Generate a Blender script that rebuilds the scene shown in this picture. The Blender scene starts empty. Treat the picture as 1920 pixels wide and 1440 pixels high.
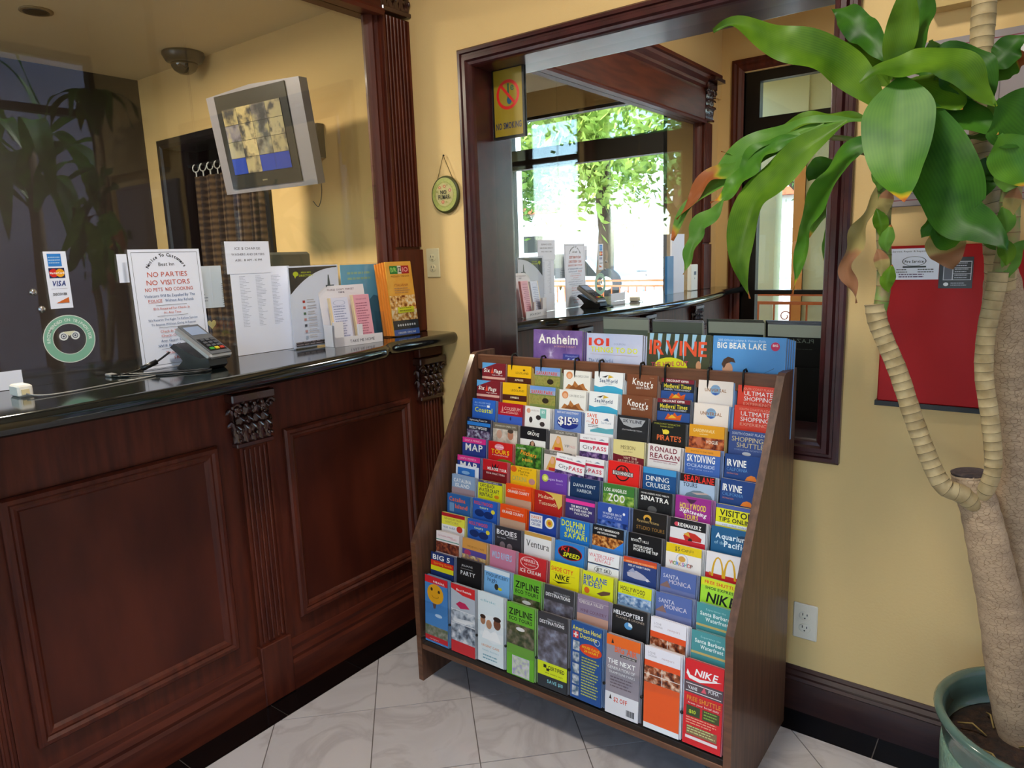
import bpy, math, random
from mathutils import Vector, Matrix
rnd = random.Random(7)
PI = math.pi
S = bpy.context.scene
COL = S.collection
# ---------------------------------------------------------------- camera
cam = bpy.data.objects.new('camera', bpy.data.cameras.new('camera')); COL.objects.link(cam)
cam.data.sensor_fit = 'HORIZONTAL'; cam.data.sensor_width = 36.0; cam.data.lens = 1324.4/1920*36
cam.data.clip_start = 0.05; cam.data.clip_end = 300
CM = Matrix.Rotation(0.6465, 3, 'Z') @ Matrix.Rotation(1.3921, 3, 'X') @ Matrix.Rotation(-0.0349, 3, 'Z')
CP = Vector((0, -2.09, 1.41))
cam.matrix_world = Matrix.Translation(CP) @ CM.to_4x4()
S.camera = cam
# ---------------------------------------------------------------- view, sky, sun, light
S.view_settings.view_transform = 'Standard'; S.view_settings.look = 'None'
S.view_settings.gamma = 1; S.view_settings.use_curve_mapping = False
S.view_settings.exposure = 2.42
W = bpy.data.worlds.new('world'); S.world = W; W.use_nodes = True
nt = W.node_tree; bg = nt.nodes['Background']
sky = nt.nodes.new('ShaderNodeTexSky'); sky.sky_type = 'NISHITA'; sky.sun_disc = False
sky.sun_elevation = math.radians(48); sky.sun_rotation = math.radians(20); sky.dust_density = 1.2
hsv = nt.nodes.new('ShaderNodeHueSaturation'); hsv.inputs['Saturation'].default_value = 1.12
nt.links.new(sky.outputs[0], hsv.inputs['Color']); nt.links.new(hsv.outputs[0], bg.inputs[0])
bg.inputs[1].default_value = 0.42
sun = bpy.data.objects.new('sun', bpy.data.lights.new('sun', 'SUN')); COL.objects.link(sun)
sun.data.energy = 3.2; sun.data.angle = 0.01; sun.data.color = (1, .95, .86)
sun.rotation_euler = (math.radians(-38), math.radians(12), 0)
def portal(loc, rot, sx, sy):
    l = bpy.data.lights.new('window_portal', 'AREA'); l.shape = 'RECTANGLE'; l.size = sx; l.size_y = sy
    l.cycles.is_portal = True
    o = bpy.data.objects.new('window_portal', l); COL.objects.link(o); o.location = loc; o.rotation_euler = rot
portal((.51, -.37, 1.35), (0, PI/2, 0), 2.5, .68)
portal((.51, -2.25, 1.35), (0, PI/2, 0), 2.5, 1.5)
portal((-.27, -3.22, 1.35), (PI/2, 0, 0), 1.1, 2.5)
portal((-1.43, -3.22, 1.35), (PI/2, 0, 0), .9, 2.6)
portal((-3.26, -3.22, 1.6), (PI/2, 0, 0), 1.6, 2.0)
# area lights added to brighten lobby and office, with unseen ceiling fixtures
def fill_light(x, y, z, size, power, colr):
    l = bpy.data.lights.new('added_fill_light', 'AREA'); l.shape = 'DISK'; l.size = size; l.energy = power; l.color = colr
    o = bpy.data.objects.new('added_fill_light', l); COL.objects.link(o); o.location = (x, y, z)
LOBBY_FILL = 7; OFFICE_FILL = 9
fill_light(-.75, -1.5, 2.93, .34, LOBBY_FILL, (1, .93, .82))
fill_light(-2.95, -1.15, 2.37, .26, OFFICE_FILL, (1, .86, .68))
# ---------------------------------------------------------------- colours and materials
def lin(h):
    if isinstance(h, tuple): return (*h[:3], 1)
    h = h.lstrip('#'); c = [int(h[i:i+2], 16)/255 for i in (0, 2, 4)]
    return tuple(((v/12.92) if v <= .04045 else ((v+.055)/1.055)**2.4) for v in c) + (1,)
MATS = {}
def newmat(n):
    m = bpy.data.materials.new(n); m.use_nodes = True
    return m, m.node_tree, m.node_tree.nodes['Principled BSDF']
def mat(name, c, rough=.5, metal=0, coat=0, spec=.5, noise=0, nscale=20, stretch=(1, 1, 1), c2=None, bump=0, bscale=None, emit=0, coord='Object', detail=4):
    if name in MATS: return MATS[name]
    m, t, b = newmat(name)
    b.inputs['Base Color'].default_value = lin(c); b.inputs['Roughness'].default_value = rough
    b.inputs['Metallic'].default_value = metal; b.inputs['Coat Weight'].default_value = coat; b.inputs['Coat Roughness'].default_value = .12
    b.inputs['Specular IOR Level'].default_value = spec
    if emit: b.inputs['Emission Color'].default_value = lin(c); b.inputs['Emission Strength'].default_value = emit
    if c2 or bump:
        tc = t.nodes.new('ShaderNodeTexCoord'); mp = t.nodes.new('ShaderNodeMapping'); mp.inputs['Scale'].default_value = stretch
        t.links.new(tc.outputs[coord], mp.inputs[0])
        nz = t.nodes.new('ShaderNodeTexNoise'); nz.inputs['Scale'].default_value = nscale; nz.inputs['Detail'].default_value = detail
        t.links.new(mp.outputs[0], nz.inputs['Vector'])
        if c2:
            r = t.nodes.new('ShaderNodeValToRGB'); r.color_ramp.elements[0].position = .35; r.color_ramp.elements[1].position = .68
            r.color_ramp.elements[0].color = lin(c); r.color_ramp.elements[1].color = lin(c2)
            t.links.new(nz.outputs[0], r.inputs[0]); t.links.new(r.outputs[0], b.inputs['Base Color'])
        if bump:
            n2 = nz
            if bscale:
                n2 = t.nodes.new('ShaderNodeTexNoise'); n2.inputs['Scale'].default_value = bscale; t.links.new(mp.outputs[0], n2.inputs['Vector'])
            bp = t.nodes.new('ShaderNodeBump'); bp.inputs['Strength'].default_value = bump; bp.inputs['Distance'].default_value = .01
            t.links.new(n2.outputs[0], bp.inputs['Height']); t.links.new(bp.outputs[0], b.inputs['Normal'])
    MATS[name] = m; return m
def pm(c, rough=.38):            # printed ink / paper of one flat colour
    return mat('ink_%s_%d' % (c, int(rough*100)), c, rough)
def photo(c1, c2, c3, sc=90):    # a printed photograph too small to read: three mottled inks
    k = 'photo_%s_%s_%s_%d' % (c1, c2, c3, sc)
    if k in MATS: return MATS[k]
    m, t, b = newmat(k); b.inputs['Roughness'].default_value = .35
    tc = t.nodes.new('ShaderNodeTexCoord'); nz = t.nodes.new('ShaderNodeTexNoise'); nz.inputs['Scale'].default_value = sc; nz.inputs['Detail'].default_value = 3
    t.links.new(tc.outputs['Object'], nz.inputs['Vector'])
    r = t.nodes.new('ShaderNodeValToRGB'); r.color_ramp.elements[0].color = lin(c1); r.color_ramp.elements[0].position = .36
    r.color_ramp.elements[1].color = lin(c3); r.color_ramp.elements[1].position = .66
    e = r.color_ramp.elements.new(.5); e.color = lin(c2)
    t.links.new(nz.outputs[0], r.inputs[0]); t.links.new(r.outputs[0], b.inputs['Base Color'])
    MATS[k] = m; return m
def glassmat(name, tint, refl=1.0, ior=1.5):
    if name in MATS: return MATS[name]
    m = bpy.data.materials.new(name); m.use_nodes = True; t = m.node_tree; t.nodes.remove(t.nodes['Principled BSDF'])
    out = t.nodes['Material Output']; tr = t.nodes.new('ShaderNodeBsdfTransparent'); tr.inputs[0].default_value = (*tint, 1)
    gl = t.nodes.new('ShaderNodeBsdfGlossy'); gl.inputs['Roughness'].default_value = 0.0; gl.inputs[0].default_value = (refl, refl, refl, 1)
    fr = t.nodes.new('ShaderNodeFresnel'); ge = t.nodes.new('ShaderNodeNewGeometry'); mr = t.nodes.new('ShaderNodeMapRange')   # same reflectance on both faces of the sheet
    mr.inputs[3].default_value = ior; mr.inputs[4].default_value = 1/ior; t.links.new(ge.outputs['Backfacing'], mr.inputs[0]); t.links.new(mr.outputs[0], fr.inputs[0])
    mx = t.nodes.new('ShaderNodeMixShader'); t.links.new(fr.outputs[0], mx.inputs[0]); t.links.new(tr.outputs[0], mx.inputs[1]); t.links.new(gl.outputs[0], mx.inputs[2])
    t.links.new(mx.outputs[0], out.inputs[0]); MATS[name] = m; return m
WALL = mat('yellow_wall_paint', '#dab97f', .75, bump=.06, nscale=140)
OFFWALL = mat('office_yellow_paint', '#cfac70', .8, bump=.05, nscale=120)
CEIL = mat('ceiling_paint', '#d2c09a', .85, bump=.05, nscale=80)
DARKWALL = mat('dark_brown_wall', '#241a19', .6)
MAHO = mat('mahogany', '#43180e', .46, coat=.05, spec=.3, c2='#5a2616', nscale=7, stretch=(6, 6, .7), bump=.04, bscale=60)
MAHOH = mat('mahogany_horizontal', '#43180e', .46, coat=.05, spec=.3, c2='#5a2616', nscale=6, stretch=(5, .7, 6), bump=.04, bscale=60)
FRAME = mat('red_mahogany_frame', '#351416', .32, coat=.25, c2='#461c1d', nscale=8, stretch=(2, 2, 2))
BASEB = mat('dark_baseboard_wood', '#2c1513', .35, coat=.4, c2='#3b1e18', nscale=8, stretch=(1, 8, 8))
WALNUT = mat('walnut_laminate', '#4d3226', .45, coat=.15, c2='#6b4a38', nscale=9, stretch=(8, 8, .6), bump=.03, bscale=50)
WALNUTH = mat('walnut_laminate_edge', '#5c3a28', .42, coat=.15, c2='#744a33', nscale=9, stretch=(.7, 8, 8))
GRANITE = mat('black_granite', '#080b0d', .09, coat=.3, c2='#141b1b', nscale=180, spec=.55)
BLACKT = mat('black_tile', '#0a090a', .16, spec=.6)
BLACK = mat('black_plastic', '#0f0f11', .35)
BLACKM = mat('black_metal', '#0b0b0b', .35, metal=.2)
WHITEP = mat('white_plastic', '#e6e3dc', .4)
PAPER = mat('white_paper', '#e6eafa', .7)
IVORY = mat('ivory_plastic', '#d8c99f', .35)
WHITEPL = mat('outlet_white', '#ddd3c4', .35)
SILVER = mat('silver_plastic', '#a8a7a8', .3, metal=.55)
CHROME = mat('bright_metal', '#c8c8cc', .18, metal=1)
BRONZE = mat('dark_bronze_frame', '#17130f', .35, metal=.3)
GLASS = glassmat('clear_glass', (.93, .95, .94), .85, 1.5)
WGLASS = glassmat('window_glass', (.9, .93, .92))
ACRYL = glassmat('clear_acrylic', (.96, .97, .98), .8, 1.35)
ASPH = mat('asphalt', '#6d6a66', .9, c2='#5f5c59', nscale=4)
CONC = mat('pale_concrete', '#b7b1a6', .9, c2='#a39c90', nscale=3)
m, t, b = newmat('mirror_silver'); b.inputs['Metallic'].default_value = 1; b.inputs['Roughness'].default_value = 0; b.inputs['Base Color'].default_value = (.84, .86, .85, 1); MIRROR = m
def marble():
    m, t, b = newmat('grey_white_marble'); b.inputs['Roughness'].default_value = .2; b.inputs['Coat Weight'].default_value = .2
    tc = t.nodes.new('ShaderNodeTexCoord'); n1 = t.nodes.new('ShaderNodeTexNoise'); n1.inputs['Scale'].default_value = 3.2; n1.inputs['Detail'].default_value = 7; n1.inputs['Distortion'].default_value = 1.6
    oi = t.nodes.new('ShaderNodeObjectInfo'); va = t.nodes.new('ShaderNodeVectorMath'); va.operation = 'ADD'
    sc = t.nodes.new('ShaderNodeVectorMath'); sc.operation = 'SCALE'; sc.inputs['Scale'].default_value = 37.0
    cmb = t.nodes.new('ShaderNodeCombineXYZ'); t.links.new(oi.outputs['Random'], cmb.inputs[0]); t.links.new(oi.outputs['Random'], cmb.inputs[2])
    t.links.new(cmb.outputs[0], sc.inputs[0]); t.links.new(tc.outputs['Object'], va.inputs[0]); t.links.new(sc.outputs[0], va.inputs[1]); t.links.new(va.outputs[0], n1.inputs['Vector'])
    r = t.nodes.new('ShaderNodeValToRGB'); E = r.color_ramp.elements
    E[0].position = .30; E[0].color = lin('#cfc8c8'); E[1].position = .70; E[1].color = lin('#c4bebe')
    e = E.new(.44); e.color = lin('#ccc6c6'); e = E.new(.5); e.color = lin('#bcb5b5'); e = E.new(.56); e.color = lin('#cac4c4')
    t.links.new(n1.outputs[0], r.inputs[0]); t.links.new(r.outputs[0], b.inputs['Base Color']); return m
MARBLE = marble()
# ---------------------------------------------------------------- mesh builder
class MB:
    def __init__(s): s.v = []; s.f = []; s.m = []; s.mats = []; s.uv = None; s.sm = []
    def mi(s, mt):
        if mt not in s.mats: s.mats.append(mt)
        return s.mats.index(mt)
    def add(s, vs, fs, mt, smooth=False):
        o = len(s.v); s.v += [tuple(p) for p in vs]; k = s.mi(mt)
        for f in fs: s.f.append(tuple(i+o for i in f)); s.m.append(k); s.sm.append(smooth)
        return s
    def box(s, x0, x1, y0, y1, z0, z1, mt, M=None, ch=0):
        if x0 > x1: x0, x1 = x1, x0
        if y0 > y1: y0, y1 = y1, y0
        if z0 > z1: z0, z1 = z1, z0
        if ch:
            vs = []; 
            for (z, i) in ((z0, ch), (z0+ch, 0), (z1-ch, 0), (z1, ch)):
                a0, a1, b0, b1 = x0+i, x1-i, y0+i, y1-i; c = ch if i == 0 else ch*.3
                vs += [Vector(p) for p in ((a0+c, b0, z), (a1-c, b0, z), (a1, b0+c, z), (a1, b1-c, z), (a1-c, b1, z), (a0+c, b1, z), (a0, b1-c, z), (a0, b0+c, z))]
            fs = [tuple(reversed(range(8))), tuple(range(24, 32))]
            for L in range(3):
                for j in range(8): k = (j+1) % 8; fs.append((L*8+j, L*8+k, L*8+8+k, L*8+8+j))
        else:
            vs = [Vector(p) for p in ((x0, y0, z0), (x1, y0, z0), (x1, y1, z0), (x0, y1, z0), (x0, y0, z1), (x1, y0, z1), (x1, y1, z1), (x0, y1, z1))]
            fs = [(3, 2, 1, 0), (4, 5, 6, 7), (0, 1, 5, 4), (1, 2, 6, 5), (2, 3, 7, 6), (3, 0, 4, 7)]
        if M is not None: vs = [M @ p for p in vs]
        return s.add(vs, fs, mt)
    def prism(s, pts, h0, h1, mt, fn):           # polygon pts (a,b) extruded from h0 to h1, fn(a,b,h)->point
        n = len(pts); vs = [fn(a, b, h0) for a, b in pts] + [fn(a, b, h1) for a, b in pts]
        fs = [tuple(reversed(range(n))), tuple(range(n, 2*n))] + [(i, (i+1) % n, (i+1) % n+n, i+n) for i in range(n)]
        return s.add(vs, fs, mt)
    def tube(s, path, r, mt, n=8, cap=True, fr=None):
        P = [Vector(p) for p in path]; R = r if isinstance(r, (list, tuple)) else [r]*len(P); vs = []; fs = []; nrm = None
        for i, p in enumerate(P):
            d = (P[min(i+1, len(P)-1)]-P[max(i-1, 0)]); d = d.normalized() if d.length > 0 else Vector((0, 0, 1))
            if nrm is None: nrm = d.orthogonal().normalized()
            nrm = (nrm - d*nrm.dot(d)); nrm = nrm.normalized() if nrm.length > 1e-6 else d.orthogonal().normalized()
            b = d.cross(nrm)
            for k in range(n): a = 2*PI*k/n; vs.append(p + (nrm*math.cos(a)+b*math.sin(a))*R[i])
        for i in range(len(P)-1):
            for k in range(n): q = (k+1) % n; fs.append((i*n+k, i*n+q, (i+1)*n+q, (i+1)*n+k))
        if cap: fs += [tuple(reversed(range(n))), tuple(range((len(P)-1)*n, len(P)*n))]
        return s.add(vs, fs, mt, True)
    def lathe(s, prof, mt, n=24, at=(0, 0, 0), M=None, sx=1, sy=1):
        vs = []; fs = []; c = Vector(at)
        for r, z in prof:
            for k in range(n):
                a = 2*PI*k/n; p = Vector((r*math.cos(a)*sx, r*math.sin(a)*sy, z)); p = M @ p if M is not None else p; vs.append(c+p)
        for i in range(len(prof)-1):
            for k in range(n): q = (k+1) % n; fs.append((i*n+k, i*n+q, (i+1)*n+q, (i+1)*n+k))
        fs += [tuple(reversed(range(n))), tuple(range((len(prof)-1)*n, len(prof)*n))]
        return s.add(vs, fs, mt, True)
    def ball(s, c, r, mt, n=10, sc=(1, 1, 1), M=None):
        prof = [(max(1e-4, math.sin(PI*i/(n//2+1))), -math.cos(PI*i/(n//2+1))) for i in range(n//2+2)]
        K = Matrix.Diagonal((r*sc[0], r*sc[1], r*sc[2])); K = (M @ K) if M is not None else K
        return s.lathe(prof, mt, n, c, K)
    def build(s, name, parent=None, uv=None):
        me = bpy.data.meshes.new(name); me.from_pydata(s.v, [], s.f)
        for mt in s.mats: me.materials.append(mt)
        me.polygons.foreach_set('material_index', s.m); me.polygons.foreach_set('use_smooth', s.sm)
        if uv:
            l = me.uv_layers.new(name='uv'); li = [0]*len(me.loops); me.loops.foreach_get('vertex_index', li)
            fl = []
            for i in li: fl += uv[i]
            l.data.foreach_set('uv', fl)
        me.validate(); me.update()
        o = bpy.data.objects.new(name, me); COL.objects.link(o)
        if parent: o.parent = parent
        return o
def tag(o, label=None, cat=None, group=None, kind=None):
    if label: o['label'] = label
    if cat: o['category'] = cat
    if group: o['group'] = group
    if kind: o['kind'] = kind
    return o
def thing(name, label, cat, loc=(0, 0, 0), rz=0, group=None):
    o = bpy.data.objects.new(name, None); COL.objects.link(o); o.location = loc; o.rotation_euler = (0, 0, rz)
    o.empty_display_size = .05
    return tag(o, label, cat, group)
def struct(name, mb): return tag(mb.build(name), kind='structure')
def rel(o, mb_obj):     # put a child built in world coordinates under a thing without moving it
    mb_obj.parent = o; M = Matrix.Translation(o.location) @ o.rotation_euler.to_matrix().to_4x4()
    mb_obj.matrix_parent_inverse = M.inverted(); return mb_obj
def part(mb, name, o, label=None): return tag(rel(o, mb.build(name)), label)
# sweep a moulding profile [(inset, height)] round a rectangle
def mould(mb, a0, b0, a1, b1, prof, mt, fn, sides=4):
    vs = []; fs = []; n = len(prof)
    for (ca, cb, sa, sb) in ((a0, b0, 1, 1), (a1, b0, -1, 1), (a1, b1, -1, -1), (a0, b1, 1, -1)):
        for o, h in prof: vs.append(fn(ca+sa*o, cb+sb*o, h))
    for c in range(sides):
        d = (c+1) % 4
        for i in range(n-1): fs.append((c*n+i, d*n+i, d*n+i+1, c*n+i+1))
    mb.add(vs, fs, mt); return mb
XF = lambda X: (lambda a, b, h: (X+h, a, b))       # plane facing +X : a=y, b=z
YF = lambda Y: (lambda a, b, h: (a, Y-h, b))       # plane facing -Y : a=x, b=z
# ---------------------------------------------------------------- lettering
GL = {}
def glyph(ch, bold):
    k = (ch, bold)
    if k in GL: return GL[k]
    cu = bpy.data.curves.new('g', 'FONT'); cu.body = ch; cu.size = 1.0; cu.resolution_u = 2; cu.offset = .022 if bold else 0.0
    ob = bpy.data.objects.new('g', cu); COL.objects.link(ob)
    me = bpy.data.meshes.new_from_object(ob)
    vs = [(v.co.x, v.co.y) for v in me.vertices]; fs = [tuple(p.vertices) for p in me.polygons]
    bpy.data.objects.remove(ob); bpy.data.curves.remove(cu); bpy.data.meshes.remove(me)
    xs = [v[0] for v in vs] or [0]; x0 = min(xs); x1 = max(xs)
    GL[k] = ([((x-x0)/.7, y/.7) for x, y in vs], fs, (x1-x0)/.7); return GL[k]
def layout(s, bold=False):
    x = 0; V = []; F = []
    for ch in s:
        if ch == ' ': x += .42; continue
        g = glyph(ch, bold); o = len(V); V += [(x+a, b) for a, b in g[0]]; F += [tuple(i+o for i in f) for f in g[1]]; x += g[2]+.13
    return V, F, max(x-.13, .01)
class Face:     # draws flat print on a plane: origin, unit right, unit up; coordinates in metres (or unit k)
    def __init__(s, mb, O, U, V, k=1.0, gap=.0003):
        s.mb = mb; s.O = Vector(O); s.U = Vector(U).normalized(); s.V = Vector(V).normalized(); s.N = s.U.cross(s.V); s.k = k; s.L = 1; s.gap = gap
    def P(s, u, v, l=None): return s.O + s.U*u*s.k + s.V*v*s.k + s.N*s.gap*(l if l is not None else s.L)
    def poly(s, pts, mt):
        mt = pm(mt) if isinstance(mt, str) else mt
        s.mb.add([s.P(u, v) for u, v in pts], [tuple(range(len(pts)))], mt); s.L += .4
    def rect(s, u0, v0, u1, v1, mt): s.poly([(min(u0, u1), min(v0, v1)), (max(u0, u1), min(v0, v1)), (max(u0, u1), max(v0, v1)), (min(u0, u1), max(v0, v1))], mt)
    def ell(s, u, v, ru, rv, mt, n=20): s.poly([(u+ru*math.cos(2*PI*i/n), v+rv*math.sin(2*PI*i/n)) for i in range(n)], mt)
    def ring(s, u, v, ro, ri, mt, n=28, sy=1):
        mt = pm(mt) if isinstance(mt, str) else mt; vs = []
        for i in range(n):
            a = 2*PI*i/n; vs += [s.P(u+ro*math.cos(a), v+ro*sy*math.sin(a)), s.P(u+ri*math.cos(a), v+ri*sy*math.sin(a))]
        s.mb.add(vs, [(2*i, 2*((i+1) % n), 2*((i+1) % n)+1, 2*i+1) for i in range(n)], mt); s.L += .4
    def text(s, st, u, v, h, mt, w=None, bold=False, al='c', sl=0, rot=0):
        mt = pm(mt) if isinstance(mt, str) else mt; V, F, W_ = layout(st, bold); kx = (w/W_) if w else h
        x0 = {'c': -W_*kx/2, 'l': 0, 'r': -W_*kx}[al]; c, r_ = math.cos(rot), math.sin(rot); vs = []
        for a, b in V:
            x = x0+a*kx+b*h*sl; y = b*h; vs.append(s.P(u+x*c-y*r_, v+x*r_+y*c))
        s.mb.add(vs, F, mt); s.L += .4
    def arc(s, st, u, v, R, h, mt, a0, a1, bold=True):
        mt = pm(mt) if isinstance(mt, str) else mt; n = len(st)
        for i, ch in enumerate(st):
            if ch == ' ': continue
            V, F, W_ = layout(ch, bold); a = a0+(a1-a0)*i/(n-1); c, r_ = math.cos(a-PI/2), math.sin(a-PI/2)
            vs = []
            for x, y in V:
                x = (x-W_/2)*h; y = y*h; vs.append(s.P(u+R*math.cos(a)+x*c-y*r_, v+R*math.sin(a)+x*r_+y*c))
            s.mb.add(vs, F, mt)
        s.L += .4
    def lines(s, u0, u1, v0, v1, n, mt, th=.25, jag=.35, seed=1):   # body copy too small to read
        R = random.Random(seed); 
        for i in range(n):
            v = v0+(v1-v0)*i/max(1, n-1); x = u0; hh = abs(v1-v0)/max(1, n-1)*th
            e = u1-(u1-u0)*R.random()*jag
            while x < e:
                wd = (u1-u0)*(.05+.13*R.random()); s.rect2(x, v, min(x+wd, e), v+hh, mt); x += wd+(u1-u0)*.025
        s.L += .4
    def rect2(s, a, b, c, d, mt):
        mt = pm(mt) if isinstance(mt, str) else mt
        s.mb.add([s.P(a, b), s.P(c, b), s.P(c, d), s.P(a, d)], [(0, 1, 2, 3)], mt)
# a pixel of the 1920x1440 photograph on the world plane y = Y, x = X or z = Z (used to lay out the plant)
def ray(px, py): return CM @ Vector((px-960, -(py-720), -1324.4))
def aY(px, py, Y): d = ray(px, py); return CP + d*((Y-CP.y)/d.y)
def aX(px, py, X): d = ray(px, py); return CP + d*((X-CP.x)/d.x)
def aZ(px, py, Z): d = ray(px, py); return CP + d*((Z-CP.z)/d.z)
# ================================================================ THE SETTING
RX = .37; REAR = -3.10; CZ = 3.0
def wallY(name, x0, x1, z0, z1, y0, y1, holes, mt):     # wall in an x-z plane with rectangular holes (sorted by x, not overlapping in x unless same x range)
    mb = MB(); x = x0
    cols = {}
    for h in holes: cols.setdefault((h[0], h[1]), []).append((h[2], h[3]))
    for (a, b) in sorted(cols):
        if a > x: mb.box(x, a, y0, y1, z0, z1, mt)
        z = z0
        for (c, d) in sorted(cols[(a, b)]):
            if c > z: mb.box(a, b, y0, y1, z, c, mt)
            z = d
        if z < z1: mb.box(a, b, y0, y1, z, z1, mt)
        x = b
    if x < x1: mb.box(x, x1, y0, y1, z0, z1, mt)
    return struct(name, mb)
wallY('wall_back', -2.1, RX+.12, 0, CZ, 0, .18, [(-1.70, -.487, .855, 2.085)], WALL)
wallY('wall_office_back', -4.25, -2.1, 0, CZ, 0, .18, [(-3.90, -2.99, 0, 2.06)], OFFWALL)
wallY('wall_rear', -4.25, RX+.12, 0, CZ, REAR-.14, REAR, [(-4.04, -2.46, .78, 2.62), (-1.86, -.98, 0, 2.66), (-.84, .30, .12, 2.62)], WALL)
# right wall: storefront glazing, its unseen rear bays widened for more daylight
mb = MB(); mb.box(RX, RX+.12, REAR, 0, 0, .08, WALL); mb.box(RX, RX+.12, REAR, 0, 2.62, CZ, WALL); mb.box(RX, RX+.12, -.025, 0, .08, 2.62, WALL); mb.box(RX, RX+.12, REAR, -3.02, .08, 2.62, WALL); mb.box(RX, RX+.12, -1.50, -.76, .08, 2.62, WALL)
struct('wall_right', mb)
mb = MB()
for y in (-.045, -.74, -1.52, -2.26, -3.0): mb.box(RX+.03, RX+.09, y-.02, y+.02, .08, 2.62, BRONZE)
for z in (.10, 2.30, 2.60): mb.box(RX+.03, RX+.09, -3.0, -1.52, z-.02, z+.02, BRONZE); mb.box(RX+.03, RX+.09, -.74, -.045, z-.02, z+.02, BRONZE)
w1 = struct('window_1', mb)
for a, b in ((-.72, -.065), (-2.24, -1.54), (-2.98, -2.28)):
    for z0, z1 in ((.12, 2.28), (2.32, 2.58)):
        mb = MB(); mb.box(RX+.057, RX+.063, a, b, z0, z1, WGLASS); mb.build('pane', w1)
# partition between lobby and office (above the header, and behind the counter)
mb = MB(); mb.box(-2.12, -2.03, REAR, 0, 2.50, CZ, WALL); mb.box(-2.12, -2.052, REAR, -2.905, 0, 2.5, WALL)
mb.box(-2.12, -2.05, -2.90, 0, 0, 1.075, DARKWALL)
struct('wall_partition', mb)
mb = MB(); mb.box(-4.25, -4.08, REAR, .18, 0, CZ, DARKWALL); struct('wall_office_left', mb)
mb = MB(); mb.box(-2.12, RX+.12, REAR-.14, .18, CZ, CZ+.1, CEIL); struct('ceiling', mb)
mb = MB(); mb.box(-4.25, -2.12, -1.6, .18, 2.43, CZ+.1, CEIL); mb.box(-4.25, -2.12, REAR-.14, -1.6, 2.92, CZ+.1, CEIL); struct('ceiling_office', mb)
mb = MB(); mb.box(-5.4, -2.0, REAR-.14, 1.2, -.06, -.004, mat('office_floor', '#5c4c40', .6)); struct('floor_office', mb)
# corridor behind the office doorway
mb = MB(); mb.box(-5.3, -2.8, 1.1, 1.2, 0, 2.3, DARKWALL); mb.box(-5.4, -5.3, .18, 1.2, 0, 2.3, DARKWALL); mb.box(-2.8, -2.7, .18, 1.2, 0, 2.3, DARKWALL); mb.box(-5.4, -2.7, .18, 1.2, 2.3, 2.4, DARKWALL); mb.box(-5.4, -4.25, .10, .18, 0, 2.4, DARKWALL)
struct('wall_corridor', mb)
# shallow darker tan box high on the back wall at the right
mb = MB(); mb.box(-.27, RX, -.05, .001, 1.95, CZ, mat('darker_tan', '#bfa36a', .8)); struct('trim_1', mb)
# ---- floor: dark joint bed, diagonal marble tiles, black border tiles
mb = MB(); mb.box(-2.0, RX+.12, REAR-.14, .0, -.06, -.003, mat('grey_grout', '#6f6765', .9)); FL = struct('floor', mb)
def clip(poly, ax, v, keep):
    out = []
    for i in range(len(poly)):
        p, q = poly[i], poly[(i+1) % len(poly)]; a, b_ = (p[ax]-v)*keep, (q[ax]-v)*keep
        if a >= 0: out.append(p)
        if (a >= 0) != (b_ >= 0): t_ = a/(a-b_); out.append((p[0]+(q[0]-p[0])*t_, p[1]+(q[1]-p[1])*t_))
    return out
st = .4355; gp = .0022; cnt = 0
for i in range(-12, 14):
    for j in range(-12, 14):
        s0 = -2.355+st*i+gp; s1 = s0+st-2*gp; d0 = -.865+st*j+gp; d1 = d0+st-2*gp       # s=x+y, d=x-y
        P = [((s+d)/2, (s-d)/2) for s, d in ((s0, d0), (s0, d1), (s1, d1), (s1, d0))]
        for ax, v, k in ((0, -1.815, 1), (0, RX, -1), (1, -.117, -1), (1, REAR, 1)):
            if P: P = clip(P, ax, v, k)
        if len(P) < 3: continue
        ar = abs(sum(P[a][0]*P[(a+1) % len(P)][1]-P[(a+1) % len(P)][0]*P[a][1] for a in range(len(P))))/2
        if ar < .0008: continue
        cx = sum(p[0] for p in P)/len(P); cy = sum(p[1] for p in P)/len(P)
        if sum((P[a][0]*P[(a+1) % len(P)][1]-P[(a+1) % len(P)][0]*P[a][1]) for a in range(len(P))) < 0: P.reverse()
        mb = MB(); mb.prism([(p[0]-cx, p[1]-cy) for p in P], -.003, 0, MARBLE, lambda a, b, h: (a, b, h))
        o = mb.build('marble_tile', FL); o.location = (cx, cy, 0)
y = -.003
while y > REAR:
    mb = MB(); mb.box(0, .112, -.304, 0, -.003, 0, BLACKT, ch=0); o = mb.build('black_border_tile', FL); o.location = (-1.9305, y, 0); y -= .307
x = -1.815
while x < RX:
    w_ = min(.304, RX-x); mb = MB(); mb.box(0, w_, -.112, 0, -.003, 0, BLACKT); o = mb.build('black_border_tile', FL); o.location = (x, -.002, 0); x += .307
# ---- baseboard
prof = [(0, 0), (.016, 0), (.016, .098), (.019, .102), (.013, .110), (.015, .118), (.007, .128), (.009, .134), (.003, .142), (0, .142)]
mb = MB(); mb.prism([(p[0], p[1]) for p in prof], -.48, RX, BASEB, lambda a, b, h: (h, -a, b)); struct('baseboard_back', mb)
mb = MB(); mb.prism([(p[0], p[1]) for p in prof], -1.90, -.48, BASEB, lambda a, b, h: (h, -a, b)); struct('baseboard_behind_rack', mb)
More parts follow.
